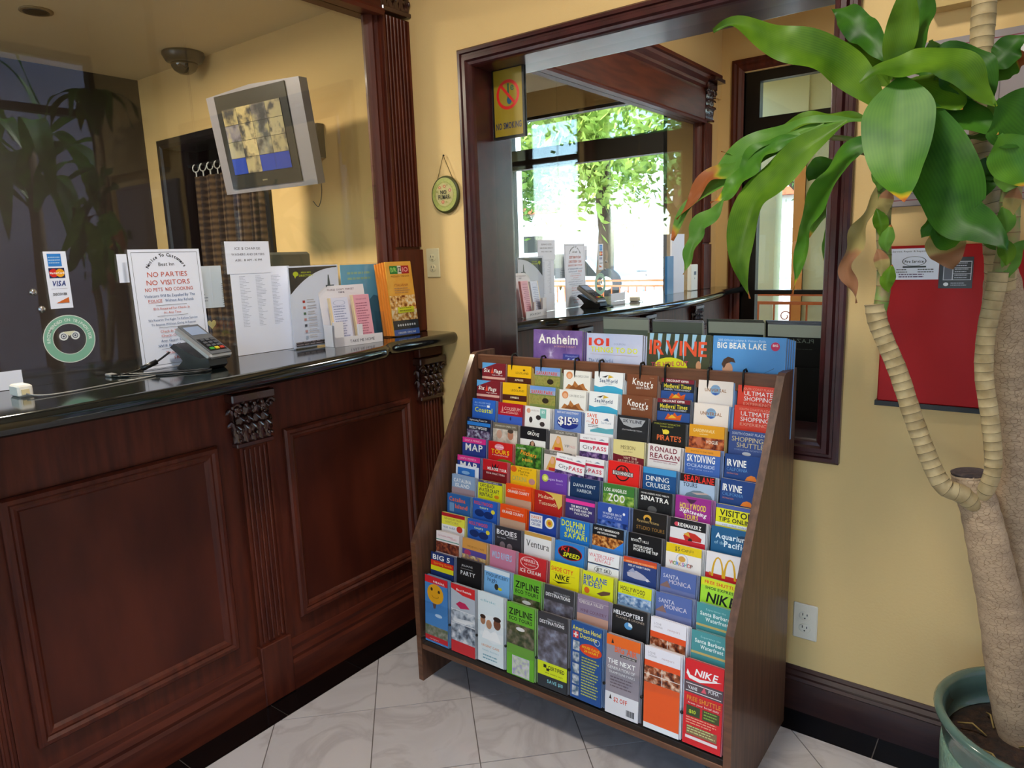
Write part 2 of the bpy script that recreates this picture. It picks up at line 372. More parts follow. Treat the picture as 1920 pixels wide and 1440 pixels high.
# ================================================================ MIRROR in its deep wooden frame
MR = thing('wall_mirror', 'large wall mirror in dark red moulded wooden frame above the brochure rack', 'mirror', (-1.09, 0, .81))
mb = MB(); mb.box(-1.70, -.487, .100, .108, .855, 2.085, MIRROR); part(mb, 'mirror_glass', MR)
mb = MB()
fp = [(0, 0), (0, .018), (.006, .024), (.016, .024), (.019, .017), (.026, .017), (.031, .030), (.044, .030), (.049, .021), (.058, .018), (.062, .012), (.064, 0), (.064, -.10)]
mould(mb, -1.762, .800, -.425, 2.145, fp, FRAME, YF(0)); part(mb, 'frame', MR)
# no smoking plate fixed to the mirror
T = thing('no_smoking_sign', 'yellow no smoking sign with red prohibition ring in the mirror corner', 'sign', (-1.617, .094, 1.845))
mb = MB(); mb.box(-1.692, -1.548, .0925, .0985, 1.838, 2.086, BLACK); part(mb, 'backing', T)
mb = MB(); F = Face(mb, (-1.692, .0925, 1.838), (1, 0, 0), (0, 0, 1), .001)
F.rect(8, 9, 136, 240, mat('sign_gold', '#97801c', .4)); F.ring(72, 152, 52, 41, '#d3201c'); F.ell(78, 132, 11, 14, '#24567f'); F.rect(70, 140, 78, 190, '#2c5b45'); F.text('e', 92, 165, 26, '#2c5b45', bold=True)
F.poly([(36, 184), (43, 191), (108, 121), (101, 114)], '#d3201c'); F.text('NO SMOKING', 72, 34, 22, '#232a52', w=116, bold=True)
part(mb, 'printed_face', T)
# ---- round NO FUMAR plaque with string
T = thing('round_plaque', 'round green ceramic plaque hanging by a string beside the mirror', 'sign', (-1.855, -.004, 1.65))
mb = MB(); Mx = Matrix.Rotation(PI/2, 3, 'X')
mb.lathe([(.066, 0), (.070, .003), (.068, .010), (.060, .0125)], mat('plaque_rim', '#44451f', .5), 36, (-1.855, -.004, 1.65), Mx); part(mb, 'rim', T)
mb = MB(); F = Face(mb, (-1.855, -.0168, 1.65), (1, 0, 0), (0, 0, 1), .001); PG = mat('plaque_green', '#a9a757', .4, c2='#8c9a4c', nscale=120)
F.ell(0, 0, 62, 62, PG, 36); F.ring(0, 0, 47, 45.5, '#8a7a3a', 36); F.ell(0, 0, 44, 42, mat('plaque_centre', '#b9ad72', .45, c2='#a89a66', nscale=160), 30)
for (a, b, c, r) in ((-22, 27, '#b06a48', 7), (2, 30, '#a5533c', 7), (29, 14, '#a8605a', 8), (-8, -27, '#b35f4a', 8), (10, -29, '#7b8a3e', 5), (-34, 12, '#7b8a3e', 5), (16, 34, '#7b8a3e', 4), (32, -12, '#7b8a3e', 4)):
    F.ell(a, b, r, r*.8, c, 10); F.ell(a, b, r*.4, r*.35, '#d9b07a', 8)
F.text('NO', -3, 2, 14, '#24261a', bold=True); F.text('FUMAR', 0, -17, 16, '#24261a', bold=True, w=58); part(mb, 'painted_face', T)
mb = MB(); mb.tube([(-1.895, -.010, 1.70), (-1.857, -.012, 1.792)], .0013, mat('cord', '#5b4a22', .8), 5); mb.tube([(-1.855, -.012, 1.792), (-1.812, -.010, 1.70)], .0013, MATS['cord'], 5); mb.ball((-1.856, -.010, 1.793), .004, BLACKM, 8); part(mb, 'string', T)
# ---- outlets
def outlet(cx, cz, label, mt, gr):
    T = thing('wall_outlet', label, 'outlet', (cx, 0, cz), 0, gr)
    mb = MB(); mb.box(cx-.035, cx+.035, -.006, 0, cz-.057, cz+.057, mt, ch=.003); part(mb, 'cover_plate', T)
    for dz in (.020, -.020):
        mb = MB(); Mx = Matrix.Rotation(PI/2, 3, 'X'); mb.lathe([(.0165, .005), (.0165, .0085), (.0155, .009)], mt, 20, (cx, 0, cz+dz), Mx, 1, .85)
        for dx, w_, h_ in ((-.0062, .0024, .008), (.0062, .0024, .0065)): mb.box(cx+dx-w_/2, cx+dx+w_/2, -.0094, -.0088, cz+dz+.001, cz+dz+.001+h_, BLACK)
        mb.lathe([(.0022, .0088), (.0022, .0094)], BLACK, 8, (cx, 0, cz+dz-.007), Mx); part(mb, 'socket', T)
outlet(-.498, .295, 'white double wall outlet low on the wall right of the brochure rack', WHITEPL, 'wall outlets')
outlet(-1.944, 1.395, 'ivory double wall outlet above the counter end under the round plaque', IVORY, 'wall outlets')
# ---- red alarm cabinet, white label, black label
T = thing('red_cabinet', 'flat red metal wall cabinet with black knob behind the plant', 'cabinet', (-.11, 0, 1.0))
RED = mat('red_enamel', '#a90d12', .5, spec=.25, c2='#9c0a0f', nscale=3)
mb = MB(); mb.box(-.335, .12, -.030, 0, .998, 1.402, RED, ch=.003); part(mb, 'body', T)
mb = MB(); mb.box(-.340, .125, -.032, 0, .985, .998, BLACK); part(mb, 'bottom_rail', T, 'black bottom rail')
mb = MB(); Mx = Matrix.Rotation(PI/2, 3, 'X'); mb.lathe([(.006, .03), (.006, .04), (.012, .044), (.012, .05), (.008, .054), (.002, .055)], BLACK, 16, (-.056, 0, 1.213), Mx); part(mb, 'knob', T, 'black knob')
o = MB(); o.box(-.321, -.213, -.0312, -.0302, 1.317, 1.395, PAPER); F = Face(o, (-.321, -.0312, 1.317), (1, 0, 0), (0, 0, 1), .001)
F.text('Service, Repair & Inspections Co', 52, 69, 4.2, '#333333', w=98); F.ring(53, 46, 27, 25, '#333333', 28, .45); F.text('Fire Service', 53, 42, 7, '#222222', w=42, bold=True)
F.rect(28, 30, 80, 34, '#222222'); F.lines(14, 46, 24, 18, 2, '#444444', .4, .3, 2); F.lines(62, 100, 24, 18, 2, '#444444', .4, .3, 3); F.lines(20, 80, 12, 6, 2, '#5a3a66', .4, .3, 4)
tag(o.build('paper_notice'), 'white paper notice with oval emblem on the red cabinet', 'notice')
o = MB(); o.box(-.212, -.141, -.0312, -.0302, 1.295, 1.371, pm('#1c1b22')); F = Face(o, (-.212, -.0312, 1.295), (1, 0, 0), (0, 0, 1), .001)
F.rect(9, 20, 68, 66, '#c9c9d0'); F.rect(10.5, 21.5, 28, 64.5, '#4a4a55')
for k in range(3): F.rect(30, 21.5+k*14.6, 66.5, 35+k*14.6, '#1c1b22'); F.lines(33, 63, 31+k*14.6, 25+k*14.6, 2, '#b9b9c4', .35, .3, k+7)
F.ell(16, 10, 5.5, 4.5, '#d8d8dc'); F.lines(26, 60, 12, 7, 2, '#b9b9c4', .35, .3, 17)
tag(o.build('black_placard'), 'small black placard with white ruled table on the red cabinet', 'sign')
# ---- grey framed poster board above it
T = thing('poster_board', 'grey poster board with maroon border lines behind the plant leaves', 'board', (-.1, 0, 1.5))
GB = mat('grey_board', '#8f8587', .55)
mb = MB(); mb.box(-.345, .35, -.016, 0, 1.500, 1.884, GB); part(mb, 'panel', T)
mb = MB(); F = Face(mb, (-.345, -.016, 1.5), (1, 0, 0), (0, 0, 1), .001)
for z in (14, 366): F.rect(10, z, 690, z+2.2, '#7a1f33')
F.rect(10, 14, 12, 368, '#7a1f33'); F.rect(10, 0, 690, 1.5, '#4c4245')
for (a, b, c, d) in ((22, 30, 215, 346), (225, 30, 420, 346)):
    for r in ((a, b, c, b+.9), (a, d, c, d+.9), (a, b, a+.9, d), (c, b, c+.9, d)): F.rect(*r, '#5b4f52')
F.text('LAW', 96, 235, 13, '#4b4245', al='l'); F.lines(80, 200, 150, 120, 4, '#5b4f52', .25, .4, 4); F.rect(150, 100, 205, 140, '#d5d0cc'); F.rect(200, 300, 300, 345, '#d5d0cc'); F.text('E', 40, 34, 6, '#4b4245')
part(mb, 'printed_face', T)
# ================================================================ COUNTER
CTR = thing('reception_counter', 'long dark mahogany reception counter front with raised panels and fluted pilasters', 'counter', (-1.95, -1.5, 0))
FX = -1.935
mb = MB(); mb.box(-2.05, FX, -3.095, -.001, .0, 1.08, MAHO); part(mb, 'front_panelling', CTR)
pf = [(0, 0), (0, .012), (.006, .019), (.016, .020), (.022, .012), (.028, .014), (.036, .010), (.042, .002), (.044, 0)]
for i, (y0, y1) in enumerate(((-.768, -.192), (-1.556, -.998), (-2.30, -1.74), (-2.95, -2.52))):
    mb = MB(); mould(mb, y0, .235, y1, .888, pf, MAHO, XF(FX)); part(mb, 'panel_moulding', CTR)
    mb = MB(); mb.box(FX-.001, FX+.0015, y0+.04, y1-.04, .275, .848, mat('mahogany_panel', '#3d150c', .46, coat=.05, spec=.3, c2='#522113', nscale=3, stretch=(3, 3, .8), bump=.02, bscale=50)); part(mb, 'raised_panel', CTR)
bp = [(0, 0), (.022, 0), (.022, .095), (.015, .105), (.018, .118), (.010, .135), (.012, .150), (.004, .168), (0, .17)]
mb = MB(); mb.prism(bp, -3.095, -.001, MAHOH, lambda a, b, h: (FX+a, h, b)); part(mb, 'base_moulding', CTR)
def leafcurl(mb, c, w, h, out, mt, N):       # one carved leaf: base point c, grows up and curls out along N
    c = Vector(c); N = Vector(N); U = Vector((0, 0, 1)); A = U.cross(N).normalized(); vs = []; fs = []
    n = 7
    for i in range(n+1):
        t_ = i/n; hh = h*math.sin(min(1, t_*1.25)*PI/2)*(1 if t_ < .8 else 1-(t_-.8)*1.2); oo = out*(t_**2.2)+.002; ww = w*(.55+.45*math.sin(PI*min(1, t_*1.1)))*(1-.55*t_**4)*(1+.14*math.cos(t_*22))
        for k in (-1, -.5, 0, .5, 1): vs.append(c+U*hh+N*(oo+.006*(1-abs(k)) + .003*math.cos(k*9+t_*14)) + A*ww*k/2)
    for i in range(n):
        for k in range(4): fs.append((i*5+k, i*5+k+1, i*5+6+k, i*5+5+k))
    mb.add(vs, fs, mt, True)
def capital(mb, yc, z0, z1, w, X, d, mt):   # carved capital facing +X
    h = z1-z0; mb.box(X-.01, X+d*.45, yc-w*.42, yc+w*.42, z0, z1-h*.16, mt)
    mb.box(X-.01, X+d*1.05, yc-w*.55, yc+w*.55, z1-h*.17, z1, mt, ch=.004); mb.box(X-.01, X+d*.7, yc-w*.48, yc+w*.48, z0-.004, z0+.012, mt, ch=.003)
    for k in (-.38, -.19, 0, .19, .38): leafcurl(mb, (X+d*.42, yc+w*k, z0+.01), w*.24, h*.36, d*.50, mt, (1, 0, 0))
    for k in (-.30, -.10, .10, .30): leafcurl(mb, (X+d*.44, yc+w*k, z0+h*.22), w*.24, h*.36, d*.55, mt, (1, 0, 0))
    for k in (-.34, -.12, .12, .34): leafcurl(mb, (X+d*.44, yc+w*k, z0+h*.45), w*.22, h*.32, d*.55, mt, (1, 0, 0))
    rc = random.Random(int(abs(yc)*1000))
    for q in range(26): mb.ball((X+d*rc.uniform(.55, .85), yc+w*rc.uniform(-.45, .45), z0+h*rc.uniform(.12, .78)), rc.uniform(.004, .008), mt, 6, (1, 1, rc.uniform(.7, 1.6)))
    for s_ in (-1, 1):
        leafcurl(mb, (X+d*.2, yc+s_*w*.42, z0+.01), d*.5, h*.42, w*.10, mt, (0, s_, 0)); leafcurl(mb, (X+d*.2, yc+s_*w*.42, z0+h*.3), d*.5, h*.42, w*.12, mt, (0, s_, 0))
        sp = [(X+d*.85, yc+s_*(w*.42+r*math.cos(a)), z1-h*.27+r*math.sin(a)) for a, r in ((q*.55, h*.10*(1-q/16)) for q in range(15))]
        mb.tube(sp, .006, mt, 6); mb.ball((X+d*.9, yc+s_*w*.42, z1-h*.27), .007, mt, 8)
    for k in (-.2, 0, .2): mb.ball((X+d*.9, yc+w*k, z1-h*.22), .009, mt, 8, (1, .8, 1.2))
CARV = mat('carved_dark_wood', '#2b120e', .25, coat=.7, c2='#41201a', nscale=40)
def pilaster(T, yc, w, z0, z1, X, d, nf, plinth, caph, capd):
    mb = MB(); mb.box(X, X+d*.7, yc-w/2, yc+w/2, plinth, z1-caph, MAHO)
    for i in range(nf):
        y = yc-w*.32+w*.64*i/(nf-1); mb.box(X+d*.6, X+d*1.05, y-w*.032, y+w*.032, plinth+.01, z1-caph-.012, MAHO, ch=.002)
    for s_ in (-1, 1): mb.box(X+d*.6, X+d*1.0, yc+s_*w*.5, yc+s_*w*.42, plinth, z1-caph, MAHO)
    part(mb, 'fluted_shaft', T)
    if plinth > z0: mb = MB(); mb.box(X, X+d*1.5, yc-w*.54, yc+w*.54, z0, plinth, MAHO, ch=.003); part(mb, 'plinth', T)
    mb = MB(); capital(mb, yc, z1-caph, z1, w*1.28, X, capd, CARV); part(mb, 'carved_capital', T)
for yc in (-.085, -.880, -1.648, -2.41): pilaster(CTR, yc, .105, 0.001, 1.035, FX, .018, 5, .205, .165, .040)
mb = MB(); mb.box(FX, FX+.030, -.948, -.812, 1.036, 1.078, MAHOH, ch=.003); mb.box(FX, FX+.030, -.15, -.02, 1.036, 1.078, MAHOH, ch=.003); mb.box(FX, FX+.03, -1.715, -1.58, 1.036, 1.078, MAHOH, ch=.003); part(mb, 'frieze_block', CTR)
mb = MB(); mb.box(FX+.030, FX+.0315, -.948, -.928, 1.012, 1.024, pm('#c9b08a')); part(mb, 'chipped_patch', CTR, 'pale chip in the dark wood')
# granite top, bowed in the middle
def edge():
    pts = [(0, -1.838), (-.03, -1.826), (-.33, -1.822), (-.37, -1.818), (-.40, -1.800), (-.425, -1.778)]
    n = 18
    for i in range(n+1):
        t_ = i/n; y = -.45-2.10*t_; pts.append((y, -1.765+.105*(1-(2*t_-1)**2)))
    pts += [(-2.575, -1.778), (-2.60, -1.80), (-2.64, -1.82), (-3.098, -1.822)]
    return pts
EP = edge(); mb = MB(); layers = [(.020-.022*math.sin(q*PI/10)+.002, 1.1025-.0225*math.cos(q*PI/10)) for q in range(11)]
vs = []; fs = []; n = len(EP)
for ins, z in layers:
    for y, x in EP: vs.append((x-ins, y, z))
for L in range(len(layers)-1):
    for i in range(n-1): fs.append((L*n+i+1, L*n+i, L*n+n+i, L*n+n+i+1))
b0 = len(vs); vs += [(-2.34 if y > -2.62 else -2.05, y, 1.125) for y, x in EP] + [(-2.34 if y > -2.62 else -2.05, y, 1.080) for y, x in EP]
tp = (len(layers)-1)*n
for i in range(n-1): fs.append((tp+i+1, tp+i, b0+i, b0+i+1)); fs.append((i, i+1, b0+n+i+1, b0+n+i)); fs.append((b0+i+1, b0+i, b0+n+i, b0+n+i+1))
fs.append(tuple([L*n for L in range(len(layers))]+[b0, b0+n])); fs.append(tuple(reversed([L*n+n-1 for L in range(len(layers))]+[b0+n-1, b0+2*n-1])))
ne = (len(layers)-1)*(n-1); mb.add(vs, fs[:ne], GRANITE, True); mb.add(vs, fs[ne:], GRANITE)

tag(mb.build('countertop'), 'glossy black granite countertop with rounded bowed front edge', 'countertop')
# window screen over the counter: glass, pilasters, header with crown
SCR = thing('reception_screen', 'dark wooden window surround with glass standing over the reception counter', 'screen', (-2.05, -1.5, 1.125))
def spil(yc):
    mb = MB(); w = .135; X = -2.045
    mb.box(X-.05, X+.030, yc-w/2, yc+w/2, 1.1255, 2.30, MAHO)
    for i in range(6): y = yc-w*.34+w*.66*i/5; mb.box(X+.028, X+.042, y-.0042, y+.0042, 1.46, 2.295, MAHO, ch=.002)
    mb.box(X+.028, X+.040, yc-w/2, yc-w*.42, 1.46, 2.295, MAHO); mb.box(X+.028, X+.040, yc+w*.42, yc+w/2, 1.46, 2.295, MAHO)
    part(mb, 'fluted_post', SCR)
    mb = MB(); mb.box(X-.05, X+.046, yc-w*.53, yc+w*.53, 1.1255, 1.45, MAHO, ch=.003); part(mb, 'plinth', SCR)
    mb = MB(); capital(mb, yc, 2.31, 2.56, w*1.15, X+.02, .045, CARV); mb.box(X-.02, X+.12, yc-w*.7, yc+w*.7, 2.56, 2.585, CARV); part(mb, 'carved_capital', SCR)
spil(-.069); spil(-2.80)
for y in (-.165, -2.70):
    mb = MB(); mb.prism([(0, 0), (.042, 0), (.042, .012), (.030, .018), (.034, .030), (.020, .040), (.010, .052), (0, .052)], 1.1255, 2.29, MAHO, (lambda a, b, h, y=y: (-2.085+a+.02, (y+.03-b) if y > -1 else (y-.03+b), h))); part(mb, 'jamb_moulding', SCR)
mb = MB(); mb.box(-2.10, -2.005, -2.73, -.14, 2.29, 2.50, MAHOH); hp = [(0, 0), (.012, 0), (.018, .012), (.010, .024), (0, .026)]
mb.prism(hp, -2.73, -.14, MAHOH, lambda a, b, h: (-2.005+a, h, 2.285+b)); part(mb, 'header', SCR)
cp = [(0, 0), (.012, 0), (.015, .02), (.032, .034), (.036, .05), (.062, .072), (.068, .092), (.082, .098), (.082, .12), (0, .12)]
mb = MB(); mb.prism(cp, -2.90, -.001, MAHOH, lambda a, b, h: (-2.03+a, h, 2.50+b)); part(mb, 'crown_moulding', SCR)
for a, b in ((-.885, -.14), (-1.80, -.889), (-2.73, -1.804)):
    mb = MB(); mb.box(-2.056, -2.050, a, b, 1.1255, 2.29, GLASS); part(mb, 'glass_pane', SCR)
# ================================================================ ON THE COUNTER
ZT = 1.1255
# card terminal on its stand
T = thing('card_terminal', 'silver card payment terminal tilted on a black stand on the counter', 'terminal', (-1.925, -1.01, ZT))
d = Vector((.86, .14, -.50)).normalized(); up = Vector((0, 0, 1)); up = (up-d*up.dot(d)).normalized(); rt = d.cross(up)
M3 = Matrix((rt, d, up)).transposed(); cc = Vector((-1.930, -1.000, 1.196))
class MM:
    def __init__(s, M, c): s.M = M; s.c = c
    def __matmul__(s, v): return s.c + s.M @ v
B = MM(M3, cc)
mb = MB(); mb.box(-.040, .040, -.082, .078, -.014, .010, SILVER, B, ch=.007); part(mb, 'body', T)
mb = MB(); mb.box(-.034, .034, -.078, .074, .009, .0125, mat('terminal_grey', '#5d6066', .35), B, ch=.001); part(mb, 'face_plate', T)
mb = MB(); mb.box(-.026, .026, -.066, -.024, .0125, .0132, pm('#8fa0c0', .2), B); part(mb, 'display', T)
mb = MB(); mb.box(-.029, .029, -.002, .060, .0125, .0132, BLACK, B)
KP = part(mb, 'keypad', T)
for r in range(4):
    for c in range(3): mb = MB(); mb.box(-.024+c*.017, -.012+c*.017, .002+r*.0145, .012+r*.0145, .0132, .0155, pm('#4b4d54') if r < 3 else pm(('#c23a2a', '#d9c22a', '#3d9a3a')[c]), B); mb.build('key', KP)
mb = MB(); mb.box(-.030, .030, .0776, .0790, -.006, -.003, BLACK, B); part(mb, 'card_slot', T)
mb = MB(); pr = [(-.075, 0), (.055, 0), (.068, .012), (.062, .036), (.028, .034), (-.02, .052), (-.078, .077), (-.094, .066), (-.060, .042), (-.046, .024), (-.064, .008)]
fl = Vector((.86, .14, 0)).normalized(); rr = Vector((-.14, .86, 0)).normalized()*-1; b0_ = Vector((-1.925, -1.014, ZT))
mb.prism(pr, -.030, .030, BLACK, lambda a, b, h: b0_+fl*a+Vector((0, 0, b*.9))+rr*h); part(mb, 'stand', T)
def cable(name, label, pts, r, mt, n=6):
    P = [Vector(p) for p in pts]; Q = []
    for i in range(len(P)-1):
        p0 = P[max(i-1, 0)]; p1 = P[i]; p2 = P[i+1]; p3 = P[min(i+2, len(P)-1)]
        for k in range(n): t_ = k/n; Q.append(.5*((2*p1)+(p2-p0)*t_+(2*p0-5*p1+4*p2-p3)*t_*t_+(3*p1-p0-3*p2+p3)*t_**3))
    Q.append(P[-1]); mb = MB(); mb.tube(Q, r, mt, 6); return tag(mb.build(name), label, 'cable')
o = cable('black_cable', 'black cable with ferrite bead looping from the terminal stand onto the counter', [(-1.985, -1.075, 1.175), (-2.0, -1.11, 1.150), (-2.005, -1.16, 1.133), (-1.985, -1.215, ZT+.003), (-1.93, -1.19, ZT+.003), (-1.87, -1.12, ZT+.003), (-1.85, -1.05, ZT+.003)], .0028, BLACK)
mb = MB(); mb.tube([(-1.999, -1.108, 1.151), (-2.004, -1.150, 1.136)], .0075, BLACK, 10); part(mb, 'ferrite_bead', o)
cable('coiled_cord', 'second black cord coiled beneath the card terminal stand', [(-2.02, -1.20, ZT+.003), (-1.95, -1.16, ZT+.003), (-1.90, -1.09, ZT+.003), (-1.86, -1.03, ZT+.003), (-1.84, -1.07, ZT+.003), (-1.90, -1.15, ZT+.003), (-1.98, -1.235, ZT+.003)], .0024, BLACK)
cable('grey_cable', 'thin grey cable running along the countertop to the white plug box', [(-1.90, -1.165, ZT+.002), (-1.885, -1.22, ZT+.002), (-1.865, -1.32, ZT+.002), (-1.848, -1.42, ZT+.002), (-1.86, -1.462, ZT+.004), (-1.892, -1.475, ZT+.008)], .0018, mat('grey_cord', '#8d8a86', .5))
mb = MB(); mb.box(-1.945, -1.890, -1.49, -1.458, ZT, ZT+.028, WHITEP, ch=.004); mb.box(-1.89, -1.887, -1.483, -1.467, ZT+.006, ZT+.018, IVORY)
tag(mb.build('plug_box'), 'small white plastic plug box on the counter left of the terminal', 'adapter')
T = thing('usb_plug', 'small silver cable plug lying by the glass left of the terminal', 'plug', (-2.02, -1.22, ZT))
mb = MB(); mb.box(-2.035, -2.005, -1.236, -1.216, ZT, ZT+.008, SILVER, ch=.002); part(mb, 'shell', T); mb = MB(); mb.box(-2.005, -1.99, -1.232, -1.22, ZT, ZT+.007, BLACK, ch=.001); part(mb, 'collar', T)
# papers and stickers on the glass (outer face x=-2.050)
def sheet(name, label, cat, y0, y1, z0, z1, X, draw, mt=PAPER, lean=0, curl=0):
    mb = MB(); n = 6; H = z1-z0; pts = []
    for i in range(n+1):
        t_ = i/n; pts.append((X+lean*(1-t_)+curl*math.sin(PI*t_), z0+H*t_))
    vs = []; fs = []
    for x, z in pts: vs += [(x, y0, z), (x, y1, z), (x-.0006, y0, z), (x-.0006, y1, z)]
    for i in range(n): a = i*4; fs += [(a, a+1, a+5, a+4), (a+3, a+2, a+6, a+7), (a+2, a, a+4, a+6), (a+1, a+3, a+7, a+5)]
    fs += [(0, 2, 3, 1), (n*4, n*4+1, n*4+3, n*4+2)]
    mb.add(vs, fs, mt); F = Face(mb, (X+lean, y0, z0), (0, 1, 0), (-lean, 0, H), .001, gap=.0003); draw(F, (y1-y0)*1000, H*1000)
    return tag(mb.build(name), label, cat)
def notice(F, w, h):
    R_ = '#c8563f'; Bl = '#3d5f8f'
    for r in ((8, 8, 8.9, h-8), (w-8.9, 8, w-8, h-8), (8, 8, w-8, 8.9), (8, h-8.9, w-8, h-8)): F.rect(*r, '#3a3a44')
    F.arc('Notice To Customers', w/2, h-78, 58, 9, '#1d1d22', PI*.84, PI*.16); F.text('Best Inn', w/2, h-47, 9.5, '#333338', w=46)
    F.text('NO PARTIES', w/2, h-78, 14, R_, w=118); F.text('NO VISITORS', w/2, h-101, 14, R_, w=128); F.text('NO PETS  NO COOKING', w/2, h-119, 10, R_, w=142); F.ell(w/2-10, h-114, 1.6, 1.6, R_)
    F.text('Violators Will Be Expelled By The', w/2, h-136, 8, Bl, w=150); F.text('POLICE', w/2-46, h-150, 8, R_, w=40); F.rect(w/2-66, h-152, w/2-26, h-151.3, R_); F.text('Without Any Refunds', w/2+26, h-150, 8, Bl, w=86)
    F.rect(w/2-46, h-160, w/2+46, h-159, '#3a3a44'); F.text('ID Is Required For Check- In', w/2, h-172, 6.5, R_, w=108); F.text('At Any Time', w/2, h-184, 6.5, R_, w=52)
    F.rect(w/2-46, h-191, w/2+46, h-190, '#3a3a44'); F.text('We Reserve The Right To Refuse Service', w/2, h-204, 6.5, Bl, w=148); F.text('To Anyone Without Giving A Reason', w/2, h-217, 6.5, Bl, w=134)
    F.rect(w/2-46, h-224, w/2+46, h-223, '#3a3a44'); F.text('Check-In Time 3 PM', w/2, h-238, 7, R_, w=86); F.text('Check-Out 11 AM', w/2, h-251, 7, R_, w=84); F.text('Any Guest Staying', w/2, h-265, 7, Bl, w=90); F.text('Will Be Charged', w/2, h-279, 7, Bl, w=110)
    F.rect(w/2-46, h-286, w/2+46, h-285, '#3a3a44'); F.text('THANK YOU', w/2, h-302, 8, R_, w=70); F.text('HOME', w/2+8, h-318, 9, R_, w=40)
sheet('customer_notice', 'tall white customer notice with red and blue writing propped against the glass', 'notice', -1.128, -.918, 1.1265, 1.465, -2.047, notice, lean=.006)
mb = MB(); mb.box(-2.046, -2.032, -1.147, -1.144, 1.1262, 1.43, ACRYL); mb.box(-2.046, -2.043, -1.144, -1.13, 1.1262, 1.43, ACRYL); mb.box(-2.046, -2.020, -1.144, -.93, 1.1257, 1.1262, ACRYL)
tag(mb.build('acrylic_stand'), 'clear acrylic sign stand edge behind the tall white customer notice', 'stand')
sheet('blank_slip', 'blank white paper slip on the glass left of the customer notice', 'paper', -1.158, -1.131, 1.375, 1.453, -2.0485, lambda F, w, h: None)
def cards(F, w, h):
    F.rect(8, h-38, 40, h-6, '#2f7fd0'); F.lines(10, 38, h-16, h-30, 3, '#b9d8f4', .3, .1, 3)
    F.rect(7, h-68, 44, h-42, '#1d2550'); F.ell(18, h-55, 10.5, 10.5, '#d3251f'); F.ell(33, h-55, 10.5, 10.5, '#eea21c'); F.text('MasterCard', 25.5, h-57.5, 5.5, '#ffffff', w=34, bold=True)
    F.text('VISA', 26, h-88, 13, '#22357f', w=33, bold=True, sl=.2); F.text('DISCOVER', 26, h-112, 6, '#3a3a40', w=33, bold=True)
    F.rect(7, h-95, 45, h-94.4, '#a9a9b4'); F.poly([(14, h-132), (45, h-132), (45, h-118)], '#cf6a2a')
sheet('card_sticker', 'white strip of payment card emblems stuck on the glass', 'sticker', -1.337, -1.284, 1.317, 1.463, -2.0485, cards)
mb = MB(); F = Face(mb, (-2.0498, -1.303, 1.236), (0, 1, 0), (0, 0, 1), .001)
mb2 = MB(); G = '#7fb49c'
F.ring(0, 0, 63, 61, '#d9ddd6', 40); F.ring(0, 0, 61, 40, G, 40); F.ring(0, 0, 41, 39.6, '#d9ddd6', 40); F.arc('RECOMMENDED ON TRIPADVISOR', 0, 0, 46.5, 7.5, '#dfe9e2', PI*1.02, -PI*.02)
for s_ in (-1, 1): F.ell(s_*14, 8, 11, 11, '#dfe3e2'); F.ring(s_*14, 8, 7, 5, '#3b4458'); F.ell(s_*14, 8, 2.6, 2.6, '#3b4458')
F.poly([(-15, 20), (15, 20), (0, 8)], '#dcdcc0')
tag(mb.build('round_sticker'), 'round green ring sticker with an owl face on the glass', 'sticker')
def scribble(F, w, h):
    F.text('ICE $ CHARGE', w/2, h-26, 8, '#4a4a5a', w=92); F.text('WASHERS AND DRYERS', w/2, h-44, 7, '#4a4a5a', w=118); F.text('ASK:  8 AM - 10 PM', w/2, h-62, 7, '#4a4a5a', w=96)
sheet('handwritten_note', 'white handwritten note taped to the glass above the price list', 'note', -.832, -.674, 1.385, 1.486, -2.0470, scribble)
def plist(F, w, h):
    for c in range(3): F.lines(30+c*58, 68+c*58, h-30, 90, 34, '#a9afc4', .3, .7, c+5)
    F.rect(w/2-12, h-16, w/2+12, h-15, '#7a7f92')
sheet('price_list', 'long pale printed list taped on the glass beside the directory stand', 'list', -.822, -.602, 1.1262, 1.405, -2.0485, plist)
def pad(F, w, h): F.lines(10, 60, 40, 12, 4, '#8a92ac', .3, .5, 9)
o = sheet('spiral_pad', 'white spiral notepad page behind the glass right of the customer notice', 'notepad', -.955, -.845, 1.285, 1.413, -2.060, pad)
mb = MB()
for k in range(12): mb.tube([(-2.060+.004*math.cos(a), -.845+.004*math.sin(a), 1.292+k*.006) for a in (0, 1.2, 2.4, 3.6, 4.8, 6.0)], .0007, BLACKM, 4)
part(mb, 'spiral_wire', o)
mb = MB(); F = Face(mb, (-2.0585, -.895, 1.235), (0, 1, 0), (0, 0, 1), .001)
F.poly([(0, -15), (12, -2), (14, 6), (10, 12), (5, 12), (0, 6), (-5, 12), (-10, 12), (-14, 6), (-12, -2)], '#c8b878'); tag(mb.build('heart_sticker'), 'small cream heart sticker on the glass below the spiral notepad', 'sticker')
for k, (y, z) in enumerate(((-1.372, 1.362), (-1.358, 1.318))):
    mb = MB(); mb.lathe([(.0085, 0), (.0085, .003), (.004, .006)], CHROME, 12, (-2.050, y, z), Matrix.Rotation(PI/2, 3, 'Y'))
    tag(mb.build('glass_screw'), ('upper' if k == 0 else 'lower')+' small chrome glass screw left of the card stickers', 'screw', 'chrome screws in the glass')
sheet('white_card', 'low white card on the counter against the glass at the far left', 'card', -1.60, -1.425, 1.1262, 1.172, -2.047, lambda F, w, h: None)
